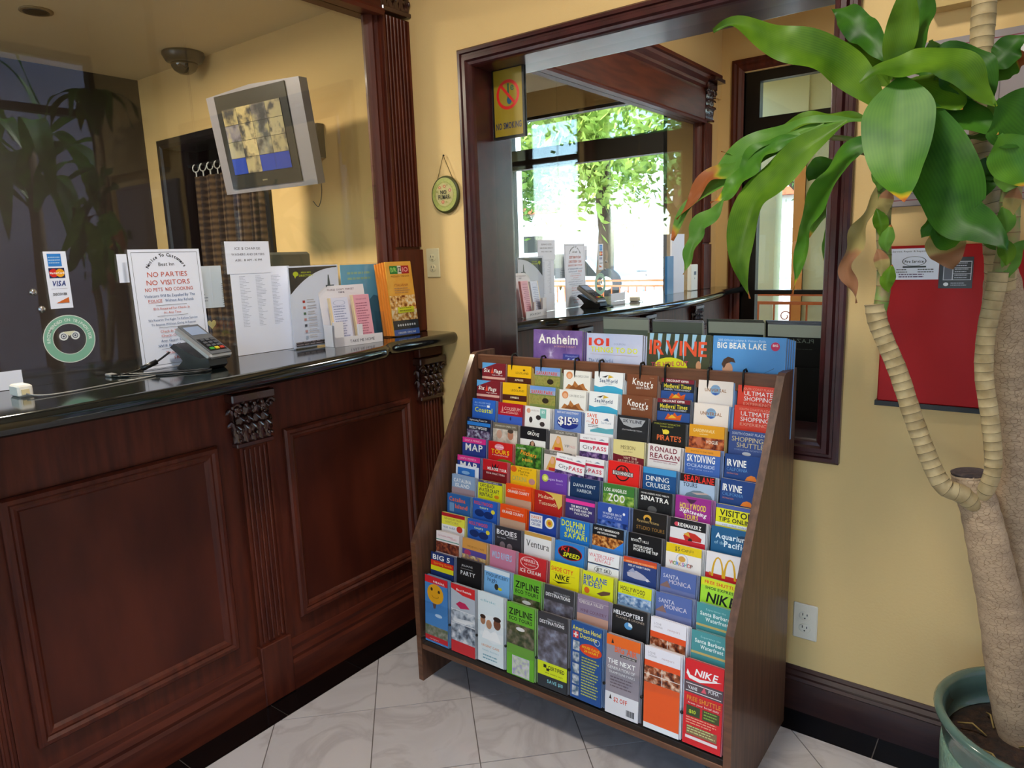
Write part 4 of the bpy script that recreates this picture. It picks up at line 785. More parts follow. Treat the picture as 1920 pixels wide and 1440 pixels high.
D = {
'six': ('maroon and sky blue', '#7b1c28', [('p', [(0, 0), (62, 0), (0, 22)], '#5a9fd8'), ('t', 'Six', 20, 33, 13, W9, 26, .15), ('p', [(38, 36), (44, 14), (50, 36)], '#d8452e'), ('t', 'Flags', 68, 34, 13, W9, 34, .15), ('n', 'magic mountain', 66, 43, 4, W9, 46), ('b', 48, 56, '#d9a9a0')]),
'lego': ('yellow and brown', '#eab70f', [('n', 'LEGOLAND', 62, 28, 7, '#4a3810', 54), ('e', 70, 14, 5, 3, '#4a3810'), ('b', 40, 60, '#4a1f12'), ('t', 'XPRESS', 50, 52, 6, '#f0e6cc', 36)]),
'saf': ('green and sky blue wildlife', '#7a8a4a', [('b', 0, 12, '#6f9ae0'), ('b', 12, 26, '#97a4c8'), ('t', 'SAFARI PARK', 48, 25, 11, '#d84a24', 84), ('b', 30, 60, photo('#8f8a45', '#a29a52', '#7b8a3a', 60)), ('e', 62, 46, 13, 9, '#33281c')]),
'zoo': ('white and orange fur', '#eceae6', [('e', 22, 16, 12, 12, '#d98a55'), ('e', 22, 18, 8, 8, '#e8b08a'), ('n', 'SAN DIEGO ZOO', 66, 20, 7, '#7d7a78', 54), ('p', [(8, 60), (20, 44), (34, 50), (42, 32), (56, 46), (74, 38), (82, 52), (94, 60)], '#b5733c'), ('p', [(20, 60), (36, 46), (48, 54), (60, 44), (78, 60)], '#8c5327')]),
'sea': ('white and cyan wave', '#eef0f4', [('p', [(26, 16), (50, 8), (40, 17)], '#2a2a33'), ('p', [(50, 8), (68, 14), (48, 20)], '#d8b33a'), ('t', 'SeaWorld', 50, 32, 11, '#26446e', 62), ('n', 'SAN DIEGO', 50, 38, 4, '#7a8aa0', 26), ('p', [(0, 44), (20, 48), (45, 42), (70, 42), (100, 50), (100, 70), (0, 70)], '#3fa7cf')]),
'knott': ('brown', '#7c472c', [('t', "Knott's", 52, 34, 19, W9, 68, -.02, -.14), ('n', 'BERRY FARM', 54, 43, 6, W9, 44), ('n', '----', 82, 9, 3, '#d8c8a8', 14)]),
'med': ('dark blue and maroon', '#1d2230', [('b', 0, 12, '#7a1c2c'), ('t', 'DISCOUNT OFFER', 50, 9, 6, W9, 68), ('t', 'Medieval Times', 50, 27, 12, '#e2d23a', 84), ('n', 'DINNER TOURNAMENT', 50, 34, 5, '#c9cfe0', 80), ('b', 37, 64, '#2c4f94'), ('p', [(24, 60), (34, 42), (46, 50), (54, 38), (62, 48), (76, 42), (72, 60)], '#d95a1f'), ('p', [(34, 56), (46, 44), (60, 54)], '#edb42e')]),
'uni': ('cream and blue globe', '#e9ddd6', [('e', 50, 26, 15, 15, '#7fa8cc'), ('p', [(38, 34), (50, 41), (62, 34)], '#3a5aa8'), ('t', 'UNIVERSAL', 50, 31, 9, '#9a6a3e', 62), ('n', 'STUDIOS', 50, 18, 4, '#8a7a9a', 20)]),
'ult': ('bright red', '#df402a', [('n', 'SOUTH COAST PLAZA', 54, 12, 6, '#f0a890', 82), ('n', 'ULTIMATE', 56, 27, 12, W9, 76), ('n', 'SHOPPING', 56, 42, 12, W9, 76), ('n', 'EXPERIENCE', 56, 54, 8, '#f0a890', 78)]),
'coast': ('blue', '#2b62c4', [('n', 'ALL ACCESS PASS', 44, 16, 6, '#a9c8f0', 70), ('n', 'LOS ANGELES', 34, 25, 4, '#a9c8f0', 50), ('r', 64, 19, 76, 27, '#e8eef8'), ('t', 'Coastal', 50, 45, 16, '#d5dd3a', 76)]),
'coli': ('crimson and blue', '#a8192c', [('p', [(14, 30), (18, 10), (22, 30)], '#d88a8a'), ('n', 'COLISEUM', 58, 24, 11, '#f0c8c0', 66), ('n', 'OFFICIAL TOUR', 58, 31, 3.5, '#f0c8c0', 48), ('l', 10, 34, 88, 38, 1, '#f0c8c0'), ('b', 42, 70, '#3c5fc0'), ('e', 52, 52, 3, 6, '#1c2f70')]),
'zoo5': ('white zoo discount', '#ecebec', [('e', 14, 15, 8, 8, '#d9a088'), ('n', 'SAN DIEGO ZOO', 40, 15, 5, '#9a8a88', 32), ('r', 60, 4, 84, 34, '#7fc0b8'), ('t', '$5', 72, 18, 9, '#e9f4f2'), ('e', 24, 44, 7, 10, '#3a3436'), ('e', 54, 34, 10, 8, '#332c2c'), ('e', 70, 54, 10, 8, '#3f3636')]),
'15': ('periwinkle blue coupon', '#6a86c6', [('n', 'INSTANT INVESTMENT', 50, 11, 7, W9, 80), ('e', 50, 40, 40, 20, '#1f2f86'), ('t', '$15', 40, 46, 25, W9, 52), ('t', '00', 78, 34, 13, W9, 22), ('r', 68, 38, 88, 39.5, W9)]),
'20': ('white savings', '#eeeef4', [('t', 'SAVE', 24, 17, 11, '#dd5a38', 34), ('t', '20', 34, 36, 16, '#dd5a38', 24), ('n', 'UP TO $', 12, 34, 5, '#dd5a38', 14), ('n', 'SeaWorld', 74, 33, 7, '#8aa0b8', 34), ('p', [(64, 22), (78, 14), (84, 24)], '#5a6a88'), ('l', 12, 42, 50, 47, 2, '#55586a'), ('p', [(20, 56), (50, 46), (75, 48), (100, 44), (100, 62), (20, 62)], '#5fa8b8')]),
'intr': ('charcoal and silver', '#26262a', [('p', [(6, 8), (92, 8), (80, 28), (50, 34), (22, 28)], '#a9abb2'), ('t', 'SKYLINE', 50, 20, 9, '#3a3c44', 62), ('n', 'STAY FASCINATED TODAY', 50, 44, 4, '#c9c9d0', 66)]),
'pir': ('black with orange lettering', '#151310', [('n', 'WORLDS MOST INTERACTIVE', 44, 8, 4.5, '#a9a93a', 80), ('n', 'DINNER SHOW', 44, 15, 4, '#a9a93a', 40), ('e', 42, 28, 10, 7, '#e6cf3a'), ('p', [(30, 20), (34, 36), (42, 30)], '#e6cf3a'), ('t', "PIRATE'S", 52, 53, 15, '#dc6a38', 74)]),
'gard': ('golden orange photo', '#dd9a18', [('n', 'GARDENWALK', 42, 20, 9, '#f2dfae', 62), ('n', 'anaheim', 42, 27, 4, '#f2dfae', 24), ('b', 34, 70, photo('#5a1f14', '#b5552a', '#d98a55', 60)), ('e', 28, 46, 9, 12, '#c26a48'), ('t', 'VOGUE', 66, 50, 9, '#f0dfd0', 34)]),
'shut': ('slate blue', '#364a85', [('n', 'SOUTH COAST PLAZA', 52, 12, 7, '#cfd3dd', 88), ('n', 'SHOPPING', 50, 30, 13, '#c9b98a', 84), ('n', 'SHUTTLE', 58, 46, 13, '#c9b98a', 72), ('n', 'SCHEDULE AND INFORMATION', 56, 54, 4, '#8a98c0', 80), ('e', 50, 62, 12, 5, '#b9bcc4')]),
'holl': ('navy and bright blue', '#1a1f3a', [('n', 'Sightseeing Tours for', 48, 10, 6, W9, 76), ('b', 14, 26, '#2f7fd8'), ('t', 'HOLLYWOOD', 48, 38, 9, W9, 76), ('b', 42, 70, photo('#3a2a4a', '#7a6a8a', '#b9c0d8', 80))]),
'face': ('grey portrait', '#6f675c', [('n', 'SPEAKEASY OPERA LIVE', 50, 12, 5, '#dcd8c8', 84), ('b', 20, 70, photo('#a9a49a', '#c9bfb4', '#d8d0c8', 40)), ('e', 26, 38, 11, 15, '#c29a88'), ('e', 72, 36, 12, 17, '#b07a62'), ('e', 72, 24, 12, 7, '#4a4038')]),
'grove': ('black and white fashion', '#17161a', [('n', 'the', 50, 12, 4, W9), ('t', 'GROVE', 50, 26, 11, W9, 46, .15, -.08), ('b', 40, 80, '#eceaec'), ('p', [(34, 64), (40, 48), (50, 42), (58, 50), (62, 64)], '#4a2a1e'), ('e', 49, 53, 6, 8, '#c89a80')]),
'blond': ('grey headed blonde portrait', '#d8cfca', [('b', 0, 13, '#6e6a66'), ('n', 'CITADEL OUTLETS', 56, 9, 6, '#dcd8d0', 70), ('p', [(8, 62), (20, 34), (28, 18), (40, 20), (46, 40), (52, 62)], '#d9a24a'), ('e', 31, 32, 7, 11, '#e0a888'), ('r', 18, 54, 42, 64, '#c8352a'), ('n', 'VIP', 64, 50, 9, '#7a7a7a'), ('n', 'PASS', 84, 50, 7, '#d89a98', 20)]),
'city': ('white and red banded', '#ecebf0', [('n', 'HONEST TRAVEL', 34, 13, 5, '#6a6a78', 46), ('p', [(66, 13), (78, 8), (88, 13)], '#8a9ab0'), ('b', 17, 25, '#c9254a'), ('n', 'City', 28, 44, 12, '#2f2f38', 34), ('t', 'PASS', 70, 44, 12, '#c8324f', 46), ('b', 52, 80, photo('#2a2240', '#5a3f7a', '#a98ab8', 60))]),
'miss': ('cream and maroon', '#dccf8f', [('n', 'MISSION', 48, 26, 11, '#6a5a3a', 46), ('n', 'san juan', 48, 34, 4, '#8a7a5a', 30), ('p', [(0, 42), (30, 46), (50, 44), (100, 48), (100, 80), (0, 80)], '#6f1626'), ('n', 'VISIT THE', 56, 55, 7, '#e8d8c0', 44), ('n', 'BIRTHPLACE OF', 50, 64, 6, '#e8d8c0', 66)]),
'reag': ('white with maroon lettering', '#e4dddc', [('t', 'RONALD', 48, 20, 14, '#7c2236', 82), ('t', 'REAGAN', 52, 39, 14, '#7c2236', 90), ('r', 6, 43, 92, 45.5, '#8c2a3e'), ('n', 'PRESIDENTIAL LIBRARY', 54, 52, 4, '#8c5a68', 70)]),
'sky': ('blue with orange band', '#3e63b0', [('b', 0, 16, '#e3942a'), ('n', 'SHUTTLE TO THE TERMS', 48, 11, 4.5, '#7a4a1c', 64), ('t', 'SKYDIVING', 46, 38, 19, W9, 80), ('n', 'OCEANSIDE', 46, 53, 9, '#cfdaf0', 80), ('n', 'sky dive coast', 46, 61, 4, '#a9b9e0', 70)]),
'irv': ('navy and orange sun', '#1d3f80', [('t', 'IRVINE', 32, 32, 18, W9, 52), ('n', 'CALIFORNIA', 34, 45, 9, '#5f8fc8', 56), ('n', 'DESTINATION', 22, 54, 4, '#d8845a', 30), ('p', [(56, 66), (62, 56), (72, 51), (82, 53), (90, 66)], '#dd7a2a')]),
'map': ('pink banded map', '#2f3f8f', [('b', 0, 18, '#dd2f8c'), ('n', 'SANTA MONICA', 46, 13, 7, '#f6c8e0', 74), ('t', 'MAP', 50, 44, 23, W9, 74)]),
'tour': ('red and yellow tours', '#cf2222', [('e', 46, 16, 20, 10, '#e89ab0'), ('n', 'starline', 46, 18, 6, W9, 34), ('t', 'TOURS', 50, 39, 14, '#f2c51e', 76), ('n', '& TRANSPORTATION', 50, 46, 4, W9, 66), ('e', 70, 70, 40, 16, '#6a8a2a')]),
'wild': ('leafy green with orange lettering', '#3a6a24', [('b', 0, 90, photo('#22401a', '#3f7a2a', '#6a9a3a', 60)), ('n', 'LOS ANGELES', 22, 14, 5, W9, 34, ), ('t', 'Pitchers', 50, 33, 14, '#e8912a', 62, .1, -.12), ('t', 'Hills', 48, 52, 9, '#d9a93a', 40)]),
'speed': ('bright red round emblem', '#e4231f', [('o', 47, 32, 24, 20, '#1c1416'), ('r', 14, 26, 82, 40, '#1c1416'), ('r', 16, 27.5, 80, 38.5, '#d9d4d4'), ('t', 'SPEEDZONE', 48, 37, 9, '#3a2a2c', 58), ('p', [(36, 26), (42, 14), (48, 24), (54, 14), (60, 26)], '#7a1414')]),
'dine': ('sky and deep blue dining', '#1c4f8a', [('b', 0, 17, '#3c90cc'), ('n', 'DINING', 44, 37, 14, W9, 70), ('n', 'CRUISES', 46, 56, 14, W9, 74)]),
'seap': ('black and red seaplane', '#a9c0dc', [('b', 0, 22, '#241214'), ('t', 'SEAPLANE', 54, 20, 17, '#e22f22', 86), ('t', 'TOURS', 30, 35, 11, '#2b3c5a', 40), ('p', [(20, 54), (40, 44), (60, 42), (90, 52), (100, 70), (10, 70)], '#6a7f8f'), ('p', [(34, 50), (76, 46), (84, 49), (50, 54)], '#c9b0a8')]),
'mel': ('red and dark red tour', '#cb1f2a', [('p', [(38, 6), (46, 22), (54, 8), (58, 22), (70, 6), (60, 28), (40, 26)], '#2a1418'), ('t', 'MELROSE TOUR', 60, 32, 9, W9, 80), ('b', 36, 80, '#7a1420'), ('t', 'BUS & WALK TOURS', 54, 46, 6, '#e8d0d0', 76)]),
'mar': ('yellow ferry', '#ecbd1c', [('e', 12, 10, 12, 10, '#e2601c'), ('n', 'THE COAST OF', 58, 8, 5, '#5a4a1a', 50), ('n', 'Marina', 52, 18, 8, '#6a5418', 44), ('n', 'del Rey', 54, 26, 6, '#6a5418', 32), ('t', 'CATALINA', 36, 46, 14, '#a9b06a', 56), ('e', 84, 42, 12, 10, '#b98a8a')]),
'purp': ('violet', '#6b3fa8', [('e', 20, 22, 12, 12, '#b9c84a'), ('e', 20, 22, 7, 7, '#e6e87a'), ('n', 'Laguna Beach', 56, 26, 7, '#d8c8f0', 56), ('n', 'visitors', 72, 36, 4, '#c8b0e8', 24)]),
'dana': ('deep navy harbour', '#17345e', [('n', 'DANA POINT', 50, 28, 10, '#d8e0ea', 76), ('n', 'HARBOR', 50, 44, 10, '#d8e0ea', 50)]),
'lazoo': ('green zoo', '#3f7a34', [('b', 30, 80, photo('#4a7a2a', '#8ab04a', '#b9c86a', 60)), ('t', 'LOS ANGELES', 40, 22, 10, W9, 72), ('t', 'ZOO', 44, 50, 22, W9, 54)]),
'sin': ('black music tribute', '#1b1a1c', [('n', 'MOVIE LEGENDS MUSIC TRIBUTE', 50, 12, 4.5, W9, 84), ('t', 'SINATRA', 50, 30, 13, W9, 84), ('e', 44, 54, 14, 10, '#5a585a')]),
'hst': ('magenta sightseeing', '#9c2a8a', [('p', [(30, 6), (60, 6), (54, 14), (44, 20)], '#4a1c44'), ('t', 'HOLLYWOOD', 50, 34, 16, '#e6d23a', 74), ('t', 'Sightseeing', 50, 46, 11, W9, 76, .2, -.1), ('t', 'TOURS', 46, 62, 13, '#e6d23a', 40)]),
'vis': ('yellow visitor tips', '#e3dc1c', [('b', 0, 11, '#4a5aa0'), ('t', 'VISITOR', 54, 30, 16, '#17181a', 88), ('t', 'TIPS ONLINE', 54, 45, 11, '#17181a', 92), ('b', 49, 58, '#e8e8ea'), ('n', 'visit online today', 50, 56, 5, '#7a8ac0', 64)]),
'cat': ('pale blue island', '#8fa8cc', [('n', 'visit', 40, 10, 4, '#5a6a9a'), ('t', 'CATALINA', 46, 25, 12, '#f0f0f4', 76), ('t', 'ISLAND', 46, 41, 12, '#f0f0f4', 62), ('b', 44, 80, '#a9909a')]),
'capo': ('yellow watercraft rental', '#e2e01f', [('b', 0, 8, '#4a4a78'), ('n', 'DANA POINT HARBOR', 54, 6, 4, W9, 60), ('t', 'CAPO BEACH', 38, 22, 11, '#26323c', 60), ('t', 'WATERCRAFT', 46, 37, 12, '#26323c', 84), ('t', 'RENTALS', 34, 52, 12, '#26323c', 54), ('e', 78, 48, 10, 6, '#e28a1c')]),
'oc': ('bright orange', '#ee4f14', [('n', 'DESTINATION GUIDE', 50, 14, 4, '#f7b08a', 54), ('t', 'ORANGE COUNTY', 50, 27, 9, '#f4e8e2', 84), ('b', 44, 80, '#c9a28a')]),
'tus': ('red and gold', '#b3231c', [('p', [(34, 0), (100, 0), (100, 34), (88, 48), (76, 22), (60, 8)], '#d8b85a'), ('n', 'Madame', 42, 22, 12, '#ecd9b0', 56), ('n', 'Tussauds', 48, 42, 12, '#ecd9b0', 66)]),
'fun': ('purple and hot pink', '#3d3470', [('b', 8, 19, '#e6399a'), ('t', 'THE MOST FUN', 48, 31, 7, W9, 58), ('t', 'WE EVER HAD ON', 52, 41, 7, W9, 76), ('t', 'VACATION', 56, 51, 7, W9, 50)]),
'wb': ('royal blue studio', '#3352a8', [('e', 40, 16, 6, 8, '#d8dcec'), ('n', 'WARNER BROS', 48, 32, 7, '#d8dcec', 62), ('n', 'STUDIO TOUR', 48, 42, 7, '#d8dcec', 62), ('b', 50, 80, photo('#1c2f6a', '#3f62b8', '#8a9ad0', 50)), ('e', 86, 22, 4, 4, '#f0f0fa')]),
'par': ('black and gold studio', '#1c1714', [('e', 44, 18, 12, 10, '#d9a23a'), ('e', 44, 22, 8, 7, '#1c1714'), ('n', 'Paramount Pictures', 46, 32, 8, '#c9a86a', 66), ('n', 'STUDIO TOURS', 54, 52, 10, '#a97a3a', 84)]),
'ride': ('black and white toy car', '#e2dfe4', [('b', 0, 26, '#1c1a1e'), ('e', 18, 16, 7, 6, '#d84a5a'), ('t', 'RIDEMAKERZ', 54, 21, 10, W9, 66), ('p', [(38, 44), (50, 32), (72, 34), (90, 44), (88, 54), (44, 56)], '#c42a20'), ('e', 58, 54, 6, 6, '#2a2426'), ('p', [(38, 40), (52, 32), (58, 46)], '#d9a23a'), ('b', 56, 70, '#c42030')]),
'aqua': ('deep sea blue', '#1f5c8a', [('e', 84, 22, 14, 9, '#123a5c'), ('t', 'Aquarium', 54, 30, 14, '#e8f2f8', 84), ('n', 'of the', 24, 46, 9, '#a9cfe4', 28), ('t', 'Pacific', 64, 50, 15, '#e8f2f8', 56)]),
'ci2': ('blue with orange lettering', '#2b62a8', [('t', 'Catalina', 44, 24, 14, '#e4632a', 72), ('t', 'Island', 62, 46, 14, '#e4632a', 54), ('r', 10, 30, 30, 60, '#6f98c8')]),
'hsun': ('blue sunglasses', '#2a5fc0', [('t', 'HOLLYWOOD', 44, 19, 11, '#e4442a', 78), ('t', 'tours', 46, 30, 8, '#c8e0a0', 36), ('e', 28, 46, 20, 12, '#16306e'), ('e', 66, 48, 20, 12, '#16306e'), ('e', 84, 34, 8, 7, '#e2d23a')]),
'moon': ('navy with white panels', '#1d3f9a', [('r', 4, 6, 50, 46, '#ecebf0'), ('t', 'SUNSET', 27, 18, 8, '#e0762a', 38), ('t', 'HARBOR', 27, 29, 8, '#2f4fa0', 38), ('t', 'CRUISE', 27, 40, 8, '#2f4fa0', 34), ('e', 76, 24, 17, 17, '#e8e8f0'), ('e', 76, 24, 12, 12, '#e2b32a'), ('e', 76, 24, 6, 6, '#c9652a')]),
'dolp': ('blue dolphin safari', '#2272c4', [('t', 'DOLPHIN', 44, 24, 18, '#d8e02a', 80), ('t', 'WHALE', 52, 41, 14, '#d8e02a', 66), ('t', 'SAFARI', 54, 57, 14, '#d8e02a', 78)]),
'tiki': ('black headed carnival photo', '#3a7ac0', [('b', 0, 30, '#15161a'), ('t', "LA'S ONLY NEIGHBORHOOD", 46, 14, 6, W9, 80), ('t', 'AND THE DATES RUNNING', 46, 24, 5, W9, 62), ('b', 30, 62, photo('#5a2a14', '#b56a2a', '#e0b06a', 90)), ('p', [(70, 62), (100, 36), (100, 62)], '#2f7fd8')]),
'bh': ('black with small white lettering', '#121114', [('p', [(30, 13), (36, 8), (42, 13)], W9), ('n', 'BEVERLY HILLS', 36, 22, 7, W9, 54), ('t', 'VISITOR EVENTS', 46, 38, 7, W9, 60), ('t', 'WORTH THE TRIP', 54, 48, 8, W9, 76)]),
'work': ('yellow and white coupon', '#efe6e2', [('b', 0, 24, '#e6c60f'), ('t', '$5', 32, 18, 12, '#6a5a2a', 14), ('n', 'OFF!', 60, 17, 8, '#6a5a2a', 34), ('o', 46, 40, 17, 15.5, '#a9b8dc'), ('e', 46, 38, 10, 8, '#d9a24a')]+[('t', ch, 18+8*i, 57, 10, cc) for i, (ch, cc) in enumerate(zip('WORKSHOP', ('#d86a6a', '#6ab04a', '#5a8ad8', '#d8a23a', '#b05ab0', '#5ab0b0', '#d86a6a', '#8a6a5a')))]),
'mcd': ('white card with golden arches', '#e9e2e6', [('b', 56, 74, '#c41f2a')]+[('p', [(a+17*math.cos(PI-q*PI/8)*1, 64-54*math.sin(q*PI/8)) for q in range(9)]+[(a+11.5*math.cos(q*PI/8), 64-50*math.sin(q*PI/8)) for q in range(9)], '#d9a51e') for a in (32, 64)]+[('e', 12, 58, 3, 5, '#d9731e')]),
'av': ('red and yellow valley', '#e6e04a', [('b', 0, 12, '#b3202c'), ('n', 'THE ANTELOPE VALLEY', 48, 22, 6, '#8a6a2a', 76), ('n', 'VISITORS', 44, 34, 8, '#b09a5a', 58), ('b', 40, 80, '#e8e6ea'), ('e', 78, 48, 13, 11, '#c83a2a'), ('n', 'FREE GUIDE', 34, 52, 6, '#3a5a9a', 52)]),
'body': ('charcoal exhibition', '#35333a', [('t', 'BODIES', 46, 25, 15, '#ecebf0', 78), ('n', 'THE EXHIBITION', 66, 32, 4, '#dcdce0', 40), ('n', 'FULLY AMAZING', 26, 38, 4, '#c8c8d0', 34), ('e', 30, 60, 11, 13, '#8a7a80'), ('e', 58, 62, 11, 13, '#8a7a80')]),
'vent': ('white and tan', '#ecebee', [('b', 0, 12, '#c99a4a'), ('n', 'Ventura', 50, 46, 22, '#2a2a2c', 84)]),
'k1': ('blue with oval emblem', '#2f7fd0', [('e', 52, 30, 42, 22, '#a81f24'), ('e', 52, 30, 39, 19.5, '#1a1416'), ('t', 'K1', 34, 27, 13, '#d8362c', 26, .2), ('t', 'SPEED', 56, 43, 13, '#e6e62a', 56, .2)]),
'water': ('white with red lettering', '#ecebf0', [('n', 'WATERCRAFT', 44, 20, 11, '#d2405a', 80), ('n', 'RENTALS', 48, 32, 10, '#d2405a', 50), ('b', 37, 40, '#2c2f3c'), ('b', 40, 41.5, '#6a8ac0'), ('o', 50, 54, 28, 26.5, '#2c2f3c', .4), ('t', 'JET SKI', 50, 58, 9, '#1f2330', 44)]),
'tall': ('navy ship with orange band', '#2a3f7a', [('b', 0, 9, '#cf4a2a'), ('b', 9, 16, '#e86a1c'), ('n', 'HARBOR CRUISES AND WHALE WATCH', 50, 14, 4, '#f2d9b0', 84), ('t', 'FREE AT VARIETY SHOPS', 48, 25, 5, W9, 66), ('p', [(12, 44), (40, 34), (62, 42), (84, 56), (40, 58), (14, 54)], '#b9b4c4'), ('p', [(16, 40), (30, 28), (38, 40)], '#9aa0c0'), ('e', 74, 54, 5, 4, '#d8d4e0')]),
'sm': ('dusky blue santa monica', '#566aa8', [('p', [(0, 50), (20, 34), (36, 60), (30, 80), (0, 80)], '#8c6a62'), ('n', 'SANTA', 30, 26, 11, '#dcdce8', 44), ('n', 'MONICA', 56, 40, 12, '#d8d0dc', 62), ('b', 52, 80, '#6f78a8')]),
'nikg': ('yellow green shoe shuttle', '#a9e03a', [('b', 0, 20, '#d8e02a'), ('t', 'FREE SHUTTLE', 52, 14, 8, '#e0482a', 84), ('b', 20, 32, '#a9e03a'), ('t', 'SHOE EXPRESS', 52, 28, 7, '#2a2a1c', 80), ('t', 'NIKE', 54, 62, 26, '#141614', 76, .15)]),
'wp': ('white and pink', '#ecdfe2', [('n', 'CATALINA EXPRESS', 40, 16, 5, '#b9506a', 64), ('n', 'tours', 76, 20, 8, '#dc7a8a', 24), ('b', 26, 29, '#5a9a8a'), ('b', 34, 70, photo('#4a1c18', '#7a3a2a', '#a85a3a', 80))]),
'tan': ('tan and purple', '#d99a4c', [('n', 'MEDIEVAL FARE', 56, 26, 6, '#a86a2a', 70), ('b', 34, 52, '#5a4a9a'), ('e', 22, 46, 14, 10, '#b8406a'), ('b', 52, 70, photo('#7a5a9a', '#c9a05a', '#e6d0a8', 80))]),
'wr': ('pink with pale blue lettering', '#cf7f9c', [('t', 'WILD RIVERS', 46, 38, 20, '#9ac8ec', 78)]),
'far': ('red ice cream parlour', '#cc2a30', [('o', 40, 22, 34, 31, '#f2c8c8', .55), ('t', "FARRELL'S", 42, 20, 9, '#f4dcdc', 58), ('n', 'ICE CREAM', 42, 30, 5, '#f4dcdc', 40), ('t', 'ICE CREAM', 44, 54, 11, '#f4dcdc', 76)]),
'shoe': ('yellow shoe shop', '#e8de17', [('t', 'SHOE CITY', 42, 27, 13, '#e2552a', 76), ('r', 8, 32, 86, 33, '#b9a81c'), ('t', 'NIKE', 42, 50, 15, '#17170f', 48, .15), ('p', [(8, 54), (24, 58), (76, 52), (30, 63)], '#17170f')]),
'bip': ('yellow biplane ride', '#dde020', [('t', 'BIPLANE', 42, 24, 15, '#2c4fb0', 76), ('t', 'RIDES!', 34, 40, 14, '#2c4fb0', 60), ('p', [(48, 56), (70, 44), (92, 42), (90, 50), (64, 60)], '#6a4a3a'), ('e', 16, 54, 9, 9, '#dc6a2a')]),
'holy': ('yellow headed city photo', '#8fb4dc', [('b', 0, 32, '#dce01c'), ('t', 'HOLLYWOOD', 44, 22, 12, '#4a3a2a', 74), ('n', '& STARS CITY TOUR', 46, 29, 4.5, '#6a5a2a', 66), ('b', 36, 60, photo('#4a6a9a', '#8aa8cc', '#d8dce8', 70))]),
'sb': ('teal waterfront', '#4a9498', [('n', 'Experience the', 50, 15, 5, '#a9d4d4', 52), ('t', 'Santa Barbara', 48, 30, 10, '#e8f2ee', 78), ('t', 'Waterfront', 54, 44, 10, '#e8f2ee', 60), ('b', 54, 60, '#c9b06a')]),
'big5': ('navy red and yellow', '#1d3470', [('t', 'BIG 5', 46, 22, 16, W9, 76), ('b', 26, 50, '#dc2f1c'), ('t', 'Sporting Goods', 52, 38, 8, '#f2a02a', 80), ('b', 44, 60, '#e6dc1c')]),
'blk': ('black party', '#191719', [('n', 'JILLIANS', 42, 24, 6, '#c8c8cc', 46), ('l', 16, 32, 70, 34, 1, '#c8c8cc'), ('t', 'PARTY', 46, 52, 13, '#d8d8dc', 60)]),
'mtn': ('icy blue mountain', '#7ab4e8', [('b', 0, 14, '#dce8f4'), ('n', 'mountain', 50, 28, 15, '#1c3a6a', 84), ('n', 'high', 32, 44, 13, '#1c3a6a', 36), ('e', 50, 56, 8, 10, '#3a3428'), ('e', 64, 60, 8, 5, '#d8d02a')]),
'zip': ('green zipline', '#6ab42f', [('t', 'ZIPLINE', 50, 36, 20, '#16200f', 86), ('t', 'ECO TOURS', 50, 53, 11, '#16200f', 84), ('f', 0, 62, 100, 130, ('#2c3f1c', '#5a5a3a', '#8a7a6a', 50)), ('e', 50, 76, 16, 6, '#e8e6e4'), ('b', 130, 160, '#6aa03a'), ('r', 20, 164, 84, 226, '#c8c4d0'), ('r', 22, 166, 82, 224, photo('#a9a0c8', '#c8d0b8', '#dcd4e0', 60))]),
'dest': ('dark grey destinations', '#3a383e', [('n', 'TEMECULA VALLEY', 60, 20, 5, '#c8c8d0', 56), ('t', 'DESTINATIONS', 48, 32, 10, '#ecebf0', 84), ('f', 0, 44, 100, 150, ('#4a4448', '#6f6a78', '#9aa0b8', 30)), ('b', 150, 192, '#dbe61c'), ('t', 'CERTIFIED', 64, 170, 11, '#1c1c14', 56), ('r', 20, 158, 30, 168, '#1c1c14'), ('r', 30, 168, 40, 176, '#1c1c14'), ('n', 'wine country tours', 56, 184, 5, '#4a4a1c', 60), ('b', 192, 229, '#2a3038'), ('t', 'SAVE $10', 60, 212, 10, '#8ad0dc', 54)]),
'tem': ('mauve wine country', '#8c7a94', [('n', 'TEMECULA VALLEY', 44, 24, 9, '#e6dcd8', 80), ('b', 12, 13, '#c8b8c0'), ('n', 'WINE COUNTRY', 52, 48, 9, '#6a3a50', 84), ('b', 54, 80, '#c99a8a')]),
'heli': ('black helicopter', '#1a191b', [('t', 'HELICOPTERS', 46, 24, 11, '#ecebf0', 88), ('n', 'PLANES & DRONES', 52, 34, 6, '#b9a89a', 84), ('e', 48, 50, 12, 10, '#5a9ad0'), ('p', [(48, 50), (48, 40), (58, 44), (60, 52)], '#dce8f0')]),
'newp': ('white with orange stripe', '#ebe6ee', [('n', 'LOVE', 20, 19, 6, '#a9a0a8'), ('n', 'LAGUNA', 22, 27, 6, '#a9a0a8', 24), ('n', 'newport', 66, 26, 7, '#c8a8a8', 34), ('b', 38, 54, '#e8501c'), ('f', 0, 54, 100, 100, ('#4a1c14', '#a0522a', '#e8c8b0', 60)), ('r', 49, 54, 51, 100, '#e8dcd4'), ('b', 76, 78, '#e8dcd4'), ('b', 100, 214, '#ee5a1e'), ('b', 214, 229, '#ecebee')]),
